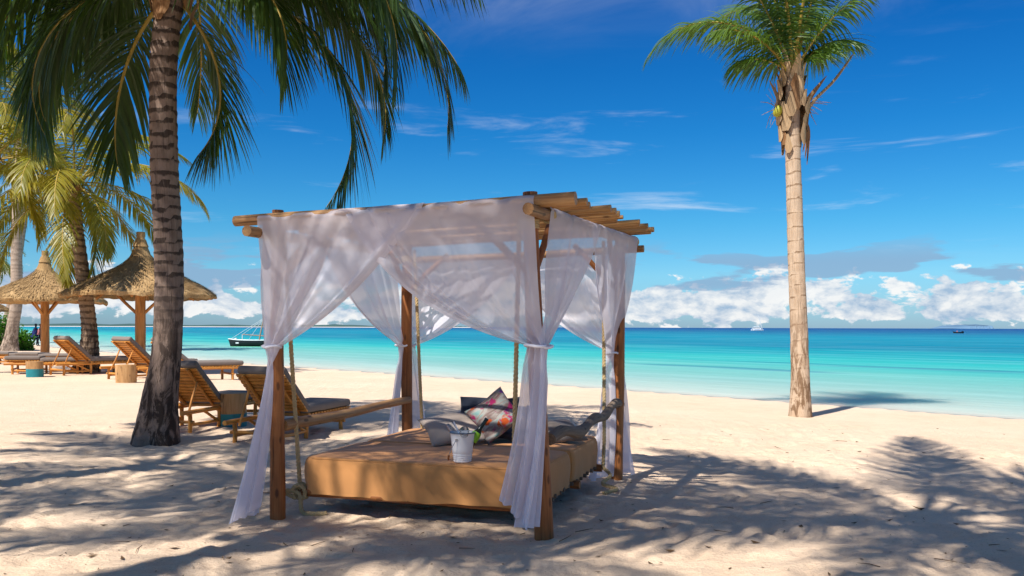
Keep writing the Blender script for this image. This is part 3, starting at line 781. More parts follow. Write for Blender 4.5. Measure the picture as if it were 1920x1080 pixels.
# ------------------------------------------------------------------ bed
M_BED = None
def cloth_mat(name, c, weave=260, var=.1, rough=.9):
    m, t, b, o = new_mat(name)
    P = t.add('ShaderNodeTexCoord').outputs['Object']
    n = t.noise(P, 4, 5, .6); f = t.noise(P, weave, 2, .5)
    cc = t.mix(n, tuple(q * (1 - var) for q in c), tuple(q * (1 + var) for q in c))
    cc = t.mix(t.math('MULTIPLY', f, .3), cc, tuple(q * .7 for q in c))
    t.l.new(cc, b.inputs['Base Color']); b.inputs['Roughness'].default_value = rough; b.inputs['Specular IOR Level'].default_value = .15
    b.inputs['Sheen Weight'].default_value = .15
    wr = t.noise(t.map(P, (3, 3, 1.2)), 2, 4, .5, .6)
    bump(t, b, t.math('MULTIPLY_ADD', f, .10, wr), .22, .02)
    return m
M_BED = cloth_mat('tan_canvas', (.56, .255, .085))
def rounded_box(name, sx, sy, szz, r, mat, puff=0., seg=4, sub=7):
    bm = bmesh.new(); bmesh.ops.create_cube(bm, size=1)
    for v in bm.verts: v.co = Vector((v.co.x * sx, v.co.y * sy, v.co.z * szz))
    bmesh.ops.bevel(bm, geom=bm.edges[:] + bm.verts[:], offset=r, segments=seg, profile=.55, affect='EDGES')
    if sub:
        es = [e for e in bm.edges if e.calc_length() > .3]
        bmesh.ops.subdivide_edges(bm, edges=es, cuts=sub, use_grid_fill=True)
    for v in bm.verts:
        fx = 1 - (2 * v.co.x / sx) ** 2; fy = 1 - (2 * v.co.y / sy) ** 2
        if abs(v.co.z) > szz * .3: v.co.z += puff * max(0, fx) ** .6 * max(0, fy) ** .6 * (1 if v.co.z > 0 else .3)
        v.co.x += .003 * math.sin(v.co.y * 9 + v.co.z * 14); v.co.y += .003 * math.sin(v.co.x * 11 + v.co.z * 12)
    me = bpy.data.meshes.new(name); bm.to_mesh(me); bm.free(); me.materials.append(mat)
    me.polygons.foreach_set('use_smooth', [True] * len(me.polygons)); me.update()
    return me
U0, U1, V0, V1, VS = .06, 2.01, .17, 2.28, 1.2
ZB, ZT = .225, .455
e1 = (GP(1, 1, 0) - GP(0, 1, 0)).normalized(); e2 = (GP(1, 1, 0) - GP(1, 0, 0)).normalized()
BEDC = GP((U0 + U1) / 2, (V0 + V1) / 2, .12)
bed_rz = math.atan2(-e1.y, -e1.x)       # local +x runs from L towards F
BED = empty('swing_daybed', BEDC, bed_rz)
tag(BED, 'low swinging daybed with tan canvas mattress hung on ropes', 'daybed')
BU, BV = U1 - U0, V1 - V0
def bedbuild(mb, name, mat): return mb.build(name, mat, BED)
def mattress(v0, v1, nm):
    """box mattress with a drawn canvas cover: edges sag, corners round, the front skirt hangs over the frame"""
    nu, nv, nz = 46, 26, 9
    cx, cy = BU / 2, (v1 - v0) / 2; V, F = [], []
    hz0, hz1 = ZB - .12, ZT - .12
    yc = (v0 + v1) / 2 - (V0 + V1) / 2
    ring = []
    per = []
    rc = .09
    def sq(t):  # rounded rectangle perimeter
        return t
    pts = []
    N = 140
    L1, L2 = 2 * cx - 2 * rc, 2 * cy - 2 * rc; A = math.pi / 2 * rc; tot = 2 * (L1 + L2) + 4 * A
    for i in range(N):
        d = i / N * tot
        segs = [(L1, 's', -cx + rc, -cy, 1, 0), (A, 'a', cx - rc, -cy + rc, -90, 0), (L2, 's', cx, -cy + rc, 0, 1), (A, 'a', cx - rc, cy - rc, 0, 0),
                (L1, 's', cx - rc, cy, -1, 0), (A, 'a', -cx + rc, cy - rc, 90, 0), (L2, 's', -cx, cy - rc, 0, -1), (A, 'a', -cx + rc, -cy + rc, 180, 0)]
        for ln, ty, x, y, ex, ey in segs:
            if d <= ln:
                if ty == 's': pts.append((x + ex * d, y + ey * d))
                else:
                    an = R(ex) + d / rc; pts.append((x + rc * math.cos(an), y + rc * math.sin(an)))
                break
            d -= ln
    N = len(pts)
    prof = [(.004, -.062), (.006, 0), (.014, .05), (.016, .11), (.012, .17), (.004, .205), (-.012, .224), (-.035, .233), (-.07, .236)]
    for (ins, zz) in prof:
        for i, (x, y) in enumerate(pts):
            l = math.hypot(x, y); sc = 1 + ins / l
            w = .004 * math.sin(i * .9 + zz * 20) * (1 - zz / .236) ** 2 + .003 * math.sin(i * .31 + zz * 9)
            lowz = (.006 * math.sin(i * .23) + .004 * math.sin(i * .71)) if zz < 0 else 0
            V.append((x * sc + w * x / l, y * sc + w * y / l, hz0 + zz * (hz1 - hz0) / .23 + lowz))
    for k in range(len(prof) - 1):
        for i in range(N):
            j = (i + 1) % N; F.append((k * N + i, k * N + j, (k + 1) * N + j, (k + 1) * N + i))
    # concentric rings close the top with soft dips
    last = (len(prof) - 1) * N
    for q in range(1, 9):
        f = 1 - q / 8.6; b = len(V)
        for i in range(N):
            x, y, z = V[(len(prof) - 1) * N + i]
            xx, yy = x * f, y * f
            V.append((xx, yy, hz1 + .008 + .010 * math.sin(3.1 * xx + 2 * yy) + .006 * math.sin(7 * yy - 3 * xx)))
        for i in range(N):
            j = (i + 1) % N; F.append((last + i, last + j, b + j, b + i))
        last = b
    F.append(tuple(last + i for i in range(N)))
    V = [(x, y + yc, z) for x, y, z in V]
    mb = MB(); mb.add(V, F)
    o = mb.build(nm, M_BED, BED)
    for lev in (6,):
        ln_ = [Vector(V[lev * N + i]) for i in range(0, N, 2)]; ln_.append(ln_[0])
        MB().tube(ln_, .0055, 6, caps=False).build('piping', M_BED, o)
    for sx_ in (-1, 1):
        MB().tube([Vector(V[k_ * N + min(range(N), key=lambda i: (pts[i][0] - sx_ * (cx - .03)) ** 2 + (pts[i][1] + cy - .03) ** 2)]) for k_ in range(1, 7)], .004, 5).build('corner_seam', M_BED, o)
    return o
mattress(V0, VS - .004, 'mattress'); mattress(VS + .004, V1, 'mattress')
# seam piping along the front mattress' top edge
zb = ZB - .12
for y in (-BV / 2 + .09, 0.05, BV / 2 - .09):
    bedbuild(MB().tube(logpts((-BU / 2 - .10, y, zb - .065), (BU / 2 + .06, y, zb - .065), 8, int(y * 10) + 5), .036, 10, wob=.03, seed=int(y * 9) + 4), 'bed_pole', W_POST)
nsl = 19
for i in range(nsl):
    x = -BU / 2 + .06 + i * (BU - .12) / (nsl - 1)
    y0 = -BV / 2 + rr.uniform(.01, .05); y1 = BV / 2 + rr.uniform(-.03, .03)
    bedbuild(MB().tube(logpts((x, y0, zb - .024), (x + rr.uniform(-.01, .01), y1, zb - .024), 4, i, .002), .017, 7, seed=i), 'base_slat', W_SLAT)
for i in range(15):
    y = -BV / 2 + .08 + i * (BV - .16) / 14
    bedbuild(MB().tube(logpts((BU / 2 - .30, y, zb - .05 - .0), (BU / 2 + .025 + rr.uniform(-.02, .02), y + rr.uniform(-.01, .01), zb - .05), 4, i, .002), rr.uniform(.014, .02), 7, seed=i + 30), 'base_slat', W_GREY)
bedbuild(MB().tube(logpts((-BU / 2 + .04, -BV / 2 + .035, zb - .045), (BU / 2 - .02, -BV / 2 + .035, zb - .05), 10, 3, .008), .032, 10, wob=.03, seed=12), 'front_pole', W_POST)

# ------------------------------------------------------------------ ropes
def rope(path, r=.0175, pitch=.095):
    """three-strand laid rope along a path"""
    P = []; d = 0
    pts = [Vector(p) for p in path]
    mb = MB()
    L = [0]
    for i in range(1, len(pts)): L.append(L[-1] + (pts[i] - pts[i - 1]).length)
    n = max(8, int(L[-1] / pitch * 9))
    cp = []
    for i in range(n + 1):
        s = L[-1] * i / n; k = max(0, min(len(L) - 2, int(np.searchsorted(L, s)) - 1)); t = (s - L[k]) / max(1e-6, L[k + 1] - L[k])
        cp.append(pts[k].lerp(pts[k + 1], t))
    fr = []; ref = None
    for i, p in enumerate(cp):
        d = (cp[min(i + 1, n)] - cp[max(i - 1, 0)]).normalized()
        if ref is None: ref = Vector((0, 0, 1)) if abs(d.z) < .8 else Vector((1, 0, 0))
        x = (ref - d * ref.dot(d)).normalized(); ref = x; fr.append((x, d.cross(x)))
    for st in range(3):
        q = []
        for i, p in enumerate(cp):
            a = 2 * math.pi * (L[-1] * i / n / pitch + st / 3); x, y = fr[i]
            q.append(p + (x * math.cos(a) + y * math.sin(a)) * r * .52)
        mb.tube(q, r * .56, 6)
    return mb
def rope_thing(label, path, extra=()):
    base = Vector(path[0]); e = empty('rope', base); tag(e, label, 'rope', None)
    def put(name, pth):
        o = rope(pth).build(name, M_ROPE, e); o.matrix_parent_inverse = Matrix.Translation(-base)
    put('rope_line', path)
    for nm, pth in extra: put(nm, pth)
def bedpt(u, v, z): return GP(u, v, z)
# near left rope with its knot and the loose tail on the sand
kL = bedpt(U1 + .045, V0 + .06, .17)
topL = RP(WU + .03, .13, 2.27)
kn = []
for i in range(26):
    a = i / 25 * 4.2 * math.pi
    kn.append(kL + e1 * (.052 * math.cos(a) - .02) * 1.0 + Vector((0, 0, .058 * math.sin(a))) + e2 * (-.07 + .0045 * i))
tail = bez([kL + e1 * .0 + Vector((0, 0, -.05)) - e2 * .06, kL + e1 * .10 - e2 * .10 + Vector((0, 0, .01)), at(560, 925, 6.86), at(566, 957, 6.80), at(585, 970, 6.76), at(612, 968, 6.78)], 40)
for p in tail: p.z = max(p.z, sz(p.x, p.y) + .014)
rope_thing('tan rope at the near left bed corner, knotted with its end on the sand', [kL, bedpt(U1 + .05, V0 + .04, .40), topL], (('knot', kn), ('rope_tail', tail)))
kF = bedpt(U0 + .20, V0 - .07, .18); rope_thing('tan rope behind the near right curtain holding the bed corner', [kF, bedpt(U0 + .20, V0 - .07, .42), RP(.14, .16, 2.30)])
kR = bedpt(U0 - .02, V1 - .10, .17)
tr = bez([kR, kR + Vector((.06, -.1, -.06)), kR + Vector((-.03, -.24, -.11)), kR + Vector((.09, -.34, -.14)), kR + Vector((-.05, -.5, -.15))], 26)
for p in tr: p.z = max(p.z, sz(p.x, p.y) + .015)
rope_thing('sunlit rope at the far right bed corner beside the grey rail', [kR, bedpt(U0 - .03, V1 - .10, .42), RP(.10, WV - .22, 2.34)], (('rope_tail', tr),))
kB = bedpt(U1 - .16, V1 + .05, .17); rope_thing('rope at the far left bed corner beside the rear post', [kB, bedpt(U1 - .16, V1 + .05, .42), RP(WU - .10, WV - .06, 2.32)])

# ------------------------------------------------------------------ curtains
def sheer_mat():
    m, t, b, o = new_mat('sheer_white_voile')
    P = t.add('ShaderNodeTexCoord').outputs['Object']
    n = t.noise(P, 3, 3, .5)
    c = t.mix(n, (.83, .79, .835), (.90, .87, .905))
    df = t.add('ShaderNodeBsdfDiffuse'); t.l.new(c, df.inputs[0])
    tl = t.add('ShaderNodeBsdfTranslucent'); t.l.new(c, tl.inputs[0])
    tp = t.add('ShaderNodeBsdfTransparent'); tp.inputs[0].default_value = (1, 1, 1, 1)
    m1 = t.add('ShaderNodeMixShader'); m1.inputs[0].default_value = .5; t.l.new(df.outputs[0], m1.inputs[1]); t.l.new(tl.outputs[0], m1.inputs[2])
    bp = t.add('ShaderNodeBump'); bp.inputs['Strength'].default_value = .25; bp.inputs['Distance'].default_value = .01
    t.l.new(t.noise(t.map(P, (14, 14, 2)), 1, 4, .5, .4), bp.inputs['Height']); t.l.new(bp.outputs[0], df.inputs['Normal']); t.l.new(bp.outputs[0], tl.inputs['Normal'])
    hem = t.add('ShaderNodeAttribute', attribute_name='hem').outputs['Fac']
    m2 = t.add('ShaderNodeMixShader'); t.l.new(t.math('MULTIPLY_ADD', hem, .14, .80), m2.inputs[0])
    t.l.new(tp.outputs[0], m2.inputs[1]); t.l.new(m1.outputs[0], m2.inputs[2]); t.l.new(m2.outputs[0], o.inputs[0])
    return m
M_VOILE = sheer_mat()
M_TIE = simple('white_tie_band', (.8, .78, .82), .8, .1, .05)
def curtain(label, top0, top1, tie, outn, hem0, hem1, seed, sag=.12, nf=9, ns=84, nt=46, nb=40, blow=None, steep=.35, tuck=.05, over=None, tw=.11):
    """panel hung from top0 (at its post) to top1 (free edge), drawn to the tie, then a loose tail down to hem0-hem1
    outn: horizontal direction away from the bed"""
    top0, top1, tie, hem0, hem1 = (Vector(q) for q in (top0, top1, tie, hem0, hem1)); outn = Vector(outn).normalized()
    al = (top1 - top0); al.z = 0; al.normalize()
    rng = random.Random(seed); ph = [rng.uniform(0, 6.28) for _ in range(6)]
    V, HM = [], []
    rows = 0
    up = Vector((0, 0, 1))
    # piece thrown over the beam
    if over is not None:
        for k in range(4):
            t = k / 3
            for i in range(ns):
                s = i / (ns - 1); a = top0.lerp(top1, s)
                an = math.pi * .5 * (1 - t) + .3
                c = a - outn * over[0]
                V.append(c + outn * (over[0] * math.cos(an)) * (1.06) + up * (over[1] + over[0] * 1.06 * math.sin(an) - over[0] * .3) + outn * .006 * math.sin(nf * 5 * s + ph[0])); HM.append(0)
            rows += 1
    for j in range(nt + 1):
        t = j / nt
        for i in range(ns):
            s = i / (ns - 1)
            a = top0.lerp(top1, s)
            g = s - .5
            b = tie + al * (g * tw) + outn * (.032 * math.sin(2 * math.pi * nf * s * .5 + ph[0]) - .008)
            wid = (a - b); hd = Vector((wid.x, wid.y, 0)).length
            ctrl = a.lerp(b, .5); ctrl.z -= sag * (hd / 1.0) * (.7 + .5 * s); cx = a.lerp(b, steep); ctrl.x, ctrl.y = cx.x, cx.y
            p = a * (1 - t) ** 2 + ctrl * (2 * t * (1 - t)) + b * t * t
            amp = (.006 + .030 * math.sin(min(1, t * 1.15) * math.pi) ** .8) * (.35 + .65 * s ** .5 if s > 0 else .35)
            ws = s + .06 * math.sin(7 * s + ph[2]) + .03 * math.sin(17 * s + ph[5]); gate = .35 + .65 * (.5 + .5 * math.sin(9.3 * s + ph[4])) ** 1.5
            fo = gate * (math.sin(2 * math.pi * nf * ws + ph[1]) + .55 * math.sin(2 * math.pi * nf * 2.3 * ws + ph[3] + t) * t)
            p = p + outn * amp * fo * (1 - t ** 6) + outn * (.022 * math.sin(5 * s + 2.5 * t + ph[4]) * math.sin(math.pi * t))
            V.append(p); HM.append(1.0 if s > .975 else 0)
        rows += 1
    bl = blow or Vector((0, 0, 0))
    for j in range(1, nb + 1):
        t = j / nb
        for i in range(ns):
            s = i / (ns - 1); g = s - .5
            a = tie + al * (g * tw) + outn * (.032 * math.sin(2 * math.pi * nf * s * .5 + ph[0]) - .008)
            h = hem0.lerp(hem1, s)
            e = min(1, (t * 3.2)) ** .7
            z = a.z + (h.z - a.z) * t
            q = t ** 1.25
            cen_a = tie; cen_h = hem0.lerp(hem1, .5); cen = cen_a.lerp(cen_h, q)
            half_h = (h - cen_h); half_a = (a - tie)
            wf = .30 * min(1, t * 7) + .70 * t ** .85
            p = cen + half_a * (1 - wf) + Vector((half_h.x, half_h.y, 0)) * wf + bl * math.sin(math.pi * t * .9) ** 1.5
            amp = .018 + .030 * t
            fo = math.sin(2 * math.pi * nf * .42 * s + ph[1] + .5 * t) + .55 * math.sin(2 * math.pi * nf * .85 * s + ph[3] + 1.0 * t)
            p = p + outn * amp * fo * min(1, t * 5)
            p.z = z
            gzz = sz(p.x, p.y) + .012
            if p.z < gzz: p.z = gzz + .006 * (1 + math.sin(17 * s + ph[5]))
            V.append(p); HM.append(1.0 if t > .955 else 0)
        rows += 1
    base = Vector((tie.x, tie.y, min(q.z for q in V)))
    root = empty('curtain', base); tag(root, label, 'curtain', None)
    me = np_mesh('cloth', np.array([tuple(q - base) for q in V]), grid_faces(rows, ns), M_VOILE, {'hem': HM})
    link_mesh('cloth', me, root)
    mb = MB(); ring = []
    for i in range(21):
        a = i / 20 * 2 * math.pi; ring.append(tie - base + al * (tw * .60 * math.cos(a)) + outn * (.062 * math.sin(a)) + up * (.006 * math.sin(2 * a)))
    mb.tube(ring, .010, 6, caps=False).build('tie', M_TIE, root)
    return root
fn = -e2; rn = -e1; bn = e2; ln = e1                    # outward normals: front, right, back, left
fr_l = RP(WU, 0, 0) - RP(0, 0, 0)
zt = lambda u: zl0 + (zl1 - zl0) * u / WU
# front side
curtain('sheer white curtain tied at the near left post, its tail blown onto the sand', RP(WU + .10, -.150, zt(WU) - .0), RP(.78, -.150, zt(.78)), at(511, 650, 6.60), fn,
        at(488, 950, 6.50), at(426, 984, 6.44), 1, .10, 5, blow=Vector((.015, -.02, 0)), over=(.055, 0.0), steep=.42)
curtain('sheer white curtain tied at the near right post, hem hanging beside the bed', RP(-.08, -.150, zt(0)), RP(1.42, -.146, zt(1.4) - .01), at(1003, 648, 5.90), fn,
        at(990, 992, 5.78), at(936, 934, 5.84), 2, .16, 6, blow=Vector((.02, -.03, 0)), over=(.055, 0.0), steep=.30, tw=.12)
# right side
curtain('sheer curtain on the right side drawn to the near right post', RP(-.150, .02, 2.315), RP(-.150, 1.30, 2.335), at(1019, 650, 5.95), rn,
        at(1003, 985, 5.90), at(978, 990, 5.80), 3, .10, 5, over=(.05, .01), steep=.40, tw=.10)
curtain('sheer curtain on the right side drawn to the far right post, tail on the sand', RP(-.150, WV + .06, 2.365), RP(-.150, 1.05, 2.33), at(1146, 662, 8.46), rn,
        at(1169, 884, 8.62), at(1100, 902, 8.30), 4, .10, 5, over=(.05, .01), steep=.40, blow=Vector((.02, -.02, 0)))
# back side
curtain('sheer curtain on the sea side drawn to the far right post', RP(-.02, WV + .15, 2.30), RP(1.2, WV + .15, 2.27), at(1151, 660, 8.58), bn,
        GP(.06, WV + .1, .03), GP(-.14, WV + .22, .01), 5, .14, 5, steep=.34)
curtain('sheer curtain on the sea side drawn right of the rear left post', RP(WU + .02, WV + .15, 2.24), RP(.95, WV + .15, 2.27), at(768, 648, 9.28), bn,
        GP(WU + .02, WV + .10, .02), GP(WU - .22, WV + .14, .02), 6, .14, 5, steep=.34)
# left side
curtain('sheer curtain on the left side drawn to the rear left post', RP(WU + .150, WV + .05, 2.26), RP(WU + .150, 1.0, 2.25), at(752, 648, 9.15), ln,
        GP(WU + .22, WV + .04, .02), GP(WU + .08, WV - .18, .02), 7, .14, 5, steep=.34)
curtain('sheer curtain on the left side drawn back to the near left post', RP(WU + .150, .02, 2.23), RP(WU + .150, 1.15, 2.24), at(507, 648, 6.72), ln,
        at(484, 962, 6.60), at(446, 972, 6.52), 8, .12, 5, steep=.40)

# ------------------------------------------------------------------ pillows, bucket
def pillow_mesh(name, w, h, t, mat, seed, pw=.42):
    n = 26; V, F = [], []
    rng = random.Random(seed); ph = [rng.uniform(0, 6.28) for _ in range(4)]
    for side in (1, -1):
        for j in range(n + 1):
            for i in range(n + 1):
                x = 2 * i / n - 1; y = 2 * j / n - 1
                e = (max(0, 1 - x * x) * max(0, 1 - y * y)) ** pw
                pin = 1 - .09 * (1 - abs(x)) * (abs(y) ** 2)                      # edges draw in between the corners
                px = x * (1 - .08 * (1 - y * y)) * w / 2; py = y * (1 - .08 * (1 - x * x)) * h / 2
                z = side * t / 2 * e * (1 + .12 * math.sin(3 * x + ph[0]) * math.sin(2.5 * y + ph[1])) + .012 * math.sin(4 * x + 3 * y + ph[2])
                V.append((px, py, z))
    m = (n + 1) ** 2
    for s in (0, 1):
        for j in range(n):
            for i in range(n):
                a = s * m + j * (n + 1) + i; q = (a, a + 1, a + n + 2, a + n + 1); F.append(q if s == 0 else q[::-1])
    mb = MB(); mb.add(V, F); me = mb.mesh(name, mat)
    bm = bmesh.new(); bm.from_mesh(me); bmesh.ops.remove_doubles(bm, verts=bm.verts, dist=.0008); bm.to_mesh(me); bm.free()
    return me
def floral():
    m, t, b, o = new_mat('floral_print')
    P = t.add('ShaderNodeTexCoord').outputs['Object']
    st = t.noise(t.map(P, (5, 16, 5), rot=(0, 0, .7)), 1, 5, .6, .8)
    c = t.ramp(st, [(.3, (.07, .05, .045)), (.45, (.20, .14, .12)), (.56, (.33, .30, .26)), (.66, (.14, .27, .25)), (.8, (.36, .33, .28))])
    bl = t.noise(P, 8.5, 4, .55, .5); b2_ = t.noise(t.map(P, (1, 1, 1), (3, 5, 1)), 9, 3, .5, .5)
    c = t.mix(t.ss(bl, .55, .63), c, (.30, .02, .09)); c = t.mix(t.ss(b2_, .60, .66), c, (.42, .07, .015))
    b3_ = t.noise(t.map(P, (1, 1, 1), (9, 2, 4)), 7, 3, .5, .5); c = t.mix(t.ss(b3_, .61, .68), c, (.18, .04, .22))
    t.l.new(c, b.inputs['Base Color']); b.inputs['Roughness'].default_value = .85; b.inputs['Specular IOR Level'].default_value = .15
    return m
M_PG = cloth_mat('grey_linen', (.36, .29, .235), 300, .08); M_PN = cloth_mat('navy_linen', (.025, .03, .045), 300); M_PT = cloth_mat('taupe_linen', (.20, .165, .14), 300)
def pillow(label, me, mat, loc, tilt, rz, roll=0.):
    """tilt 0 = lying flat, 90 = upright facing the camera"""
    o = link_mesh('pillow', me); tag(o, label, 'pillow')
    o.rotation_mode = 'QUATERNION'
    M = Matrix.Rotation(rz, 3, 'Z') @ Matrix.Rotation(tilt, 3, 'X') @ Matrix.Rotation(roll, 3, 'Z')
    o.rotation_quaternion = M.to_quaternion(); o.location = loc
    zmin = min((M @ v.co).z for v in me.vertices)
    o.location.z = ZT + .010 - zmin
    return o
pA = pillow('grey linen pillow lying behind the bucket', pillow_mesh('pillow', .52, .46, .17, M_PG, 1), M_PG, at(848, 800, 7.62), R(24), R(16), R(8))
pB = pillow('dark navy pillow behind the floral pillow', pillow_mesh('pillow', .58, .44, .16, M_PN, 2), M_PN, at(915, 800, 7.98), R(58), R(-8))
pC = pillow('floral print pillow standing on its corner', pillow_mesh('pillow', .40, .40, .13, floral(), 3), None, at(927, 800, 7.62), R(63), R(-12), R(40))
pD = pillow('taupe pillow lying near the grey side rail', pillow_mesh('pillow', .46, .44, .15, M_PT, 4), M_PT, at(1042, 822, 7.72), R(14), R(20))
pE = pillow('second dark pillow flat beside the floral pillow', pillow_mesh('pillow', .5, .44, .12, M_PN, 5), M_PN, at(965, 830, 7.80), R(8), R(-20))

M_ENAM = simple('white_enamel', (.80, .78, .76), .3, .5, .04, 8)
M_RIM = simple('grey_blue_rim', (.10, .14, .2), .4, .5, .1)
M_WIRE = simple('steel_wire', (.4, .38, .35), .35, .5, .1, 20, 1.)
def glass(name, c, rough=.02):
    m, t, b, o = new_mat(name); b.inputs['Base Color'].default_value = (*c, 1); b.inputs['Roughness'].default_value = rough
    b.inputs['Transmission Weight'].default_value = 1.0; b.inputs['IOR'].default_value = 1.45
    return m
M_GLASS = glass('clear_glass', (.94, .97, 1)); M_BOT = simple('dark_bottle_glass', (.008, .014, .008), .08, .6, .1); M_LIME = simple('lime_green_foil', (.22, .48, .02), .45, .4, .15)
bc = gnd(867, 869, ZT); bc.z = ZT + .012
BK = empty('ice_bucket', bc, .2); tag(BK, 'white enamel ice bucket with wire handle standing on the bed', 'bucket')
H = .225; r0, r1 = .066, .094
rad = lambda z: r0 + (r1 - r0) * z / H
prof = [(.001, .004), (r0 - .004, .0), (r0, .004)] + [(rad(z) + (.0025 if abs((z - .035) % .016 - .008) < .003 and z < .075 else 0), z) for z in [.01 + k * .004 for k in range(17)]] + [(rad(z), z) for z in (.10, .15, .2, H)] + [(rad(H) + .004, H + .003), (rad(H) - .002, H + .005), (rad(H) - .005, H), (rad(.1) - .005, .1), (r0 - .006, .012), (.001, .012)]
MB().lathe(prof, 40).build('bucket_body', M_ENAM, BK)
BKB = [c for c in BK.children if c.name.startswith('bucket_body')][0]
MB().tube([(rad(H) * 1.03 * math.cos(a / 20 * 6.2832), rad(H) * 1.03 * math.sin(a / 20 * 6.2832), H + .002) for a in range(21)], .005, 6, caps=False).build('rim', M_RIM, BKB)
ear = Vector((-.055, -.072, H - .045))
MB().lathe([(.001, -.004), (.011, -.003), (.012, .002), (.005, .006), (.001, .006)], 12).build('ear', M_WIRE, BKB).location = ear
HD = MB().tube(bez([ear + Vector((-.004, -.008, 0)), ear + Vector((-.035, -.012, -.055)), ear + Vector((-.06, .0, -.12)), ear + Vector((-.05, .05, -.15))], 16), .0028, 6).build('handle', M_WIRE, BK)
MB().tube(bez([ear + Vector((-.058, .0, -.115)), ear + Vector((-.061, .01, -.14)), ear + Vector((-.055, .03, -.152))], 8), .008, 8).build('handle_grip', W_POST, HD)
def flute(label, loc, M, H=.2):
    e = empty('drinking_glass', loc); tag(e, label, 'glass'); e.rotation_euler = M
    MB().lathe([(.001, 0), (.028, .002), (.03, .03), (.034, .1), (.036, .15), (.034, .15), (.031, .1), (.027, .03), (.001, .012)], 20).build('glass_bowl', M_GLASS, e)
flute('clear tumbler tilted left in the ice bucket', bc + Vector((-.025, .0, .165)), (R(6), R(-28), 0))
flute('clear glass lying mouth forward in the ice bucket', bc + Vector((.012, .0, .185)), (R(62), R(8), 0))
e = empty('wine_bottle', bc + Vector((.016, .018, .075)), 0); e.rotation_euler = (R(-8), R(34), 0); tag(e, 'dark wine bottle with lime green collar leaning in the ice bucket', 'bottle')
BT = MB().lathe([(.001, 0), (.034, .002), (.036, .01), (.036, .15), (.030, .18), (.0155, .215), (.0145, .29), (.017, .292), (.017, .305), (.012, .308), (.001, .308)], 22).build('bottle_body', M_BOT, e)
MB().lathe([(.0372, .10), (.0375, .15), (.032, .178)], 22).build('label_band', M_LIME, BT)

# ------------------------------------------------------------------ dry bits on the sand
def litter():
    rng = random.Random(77); mb = MB()
    for i in range(520):
        y = 4.6 + 9 * rng.random() ** 1.4; x = rng.uniform(-.66, .66) * y
        L = rng.choice((.008, .012, .015, .02, .035)) * rng.uniform(.7, 1.3); w = L * rng.uniform(.15, .5); a = rng.uniform(0, 6.28)
        z = sz(x, y) + .003; c, q = math.cos(a), math.sin(a); k = rng.uniform(.1, .5) * L
        P_ = lambda l, m_, h: (x + c * l - q * m_, y + q * l + c * m_, z + h)
        mb.add([P_(-L, 0, k), P_(0, -w, .001), P_(L, 0, k * .8), P_(0, w, .002 + k * .3)], [(0, 1, 2, 3)])
    for i in range(60):
        y = 4.7 + 7 * rng.random(); x = rng.uniform(-.62, .62) * y; a = rng.uniform(0, 6.28); L = rng.uniform(.03, .11)
        z = sz(x, y) + .004; c, q = math.cos(a), math.sin(a)
        mb.tube([(x - c * L, y - q * L, z + .003), (x + q * .01, y - c * .01, z + .006), (x + c * L, y + q * L, z + .002)], [.003, .0026, .001], 5)
    o = mb.build('leaf_litter', simple('dry_litter', (.12, .07, .035), .9, .1, .5, 4)); tag(o, 'scraps of dry leaf and twig on the sand', kind='stuff')
litter()
# ================================================================== LOUNGERS
def lounger_proto(name, flat=False):
    root = empty(name)
    y = .33; zr = .27
    p = lambda a, b, r, seed, nm, n=9, m=W_LOUN: MB().tube(logpts(a, b, 5, seed, .006), r, n, wob=.02, seed=seed).build(nm, m, root)
    for s in (-1, 1):
        p((-.12, s * y, zr), (1.98, s * y, zr), .032, 3 + s, 'side_rail')
        for x in (.08, .78, 1.78): p((x, s * (y - .012), -.06), (x, s * (y - .012), zr - .02), .03, int(x * 10) + s, 'leg')
        p((.08, s * (y - .012), .09), (.78, s * (y - .012), .09), .022, 40 + s, 'stretcher')
        p((.78, s * (y - .012), .08), (.40, s * (y - .012), zr - .01), .02, 44 + s, 'brace')
    for x in (.08, 1.78): p((x, -y - .05, .13), (x, y + .05, .13), .024, int(x * 7), 'cross_bar')
    p((.78, -y - .03, zr + .04), (.78, y + .03, zr + .04), .024, 9, 'cross_bar')
    hx, hz = .74, zr + .055
    if flat: dx, dz = -.80, .012
    else: dx, dz = -.60, .53
    d = Vector((dx, 0, dz)); nrm = Vector((-dz, 0, dx)).normalized() * (-1)    # upper side of the back
    if nrm.z < 0: nrm = -nrm
    h = Vector((hx, 0, hz))
    sm = None
    for s in (-1, 1): p(h + Vector((0, s * .235, 0)), h + d * 1.02 + Vector((0, s * .235, 0)), .021, 50 + s, 'back_stile')
    nsl = 11
    slat = MB().box((0, 0, 0), (.052, .72, .018)).mesh('slat', W_LOUN, False)
    Mr = Matrix.Rotation(-math.atan2(d.z, d.x), 3, 'Y')
    for i in range(nsl):
        c = h + d * ((i + .6) / nsl) + nrm * .031
        o = link_mesh('slat', slat, root); o.location = c; o.rotation_euler = Mr.to_euler()
    for i in range(15):
        o = link_mesh('slat', slat, root); o.location = (hx + .07 + i * .083, 0, zr + .043)
    if not flat:
        for s in (-1, 1): p(h + d * .68 + Vector((0, s * .265, 0)) - nrm * .02, (.10, s * .265, zr - .06), .017, 60 + s, 'back_prop')
    # cushions
    Ls, Lb = 1.30, d.length + .06
    o = link_mesh('seat_cushion', rounded_box('seat_cushion', Ls, .70, .105, .042, M_CUSH, .012), root); o.location = (hx + .0 + Ls / 2, 0, zr + .052 + .056)
    o = link_mesh('back_cushion', rounded_box('back_cushion', Lb, .70, .105, .042, M_CUSH, .012), root)
    o.location = h + d * .53 + nrm * (.042 + .056); o.rotation_euler = Mr.to_euler()
    if flat: o.location.z += .0
    return root
LA = lounger_proto('sun_lounger'); LF = lounger_proto('sun_lounger', True)
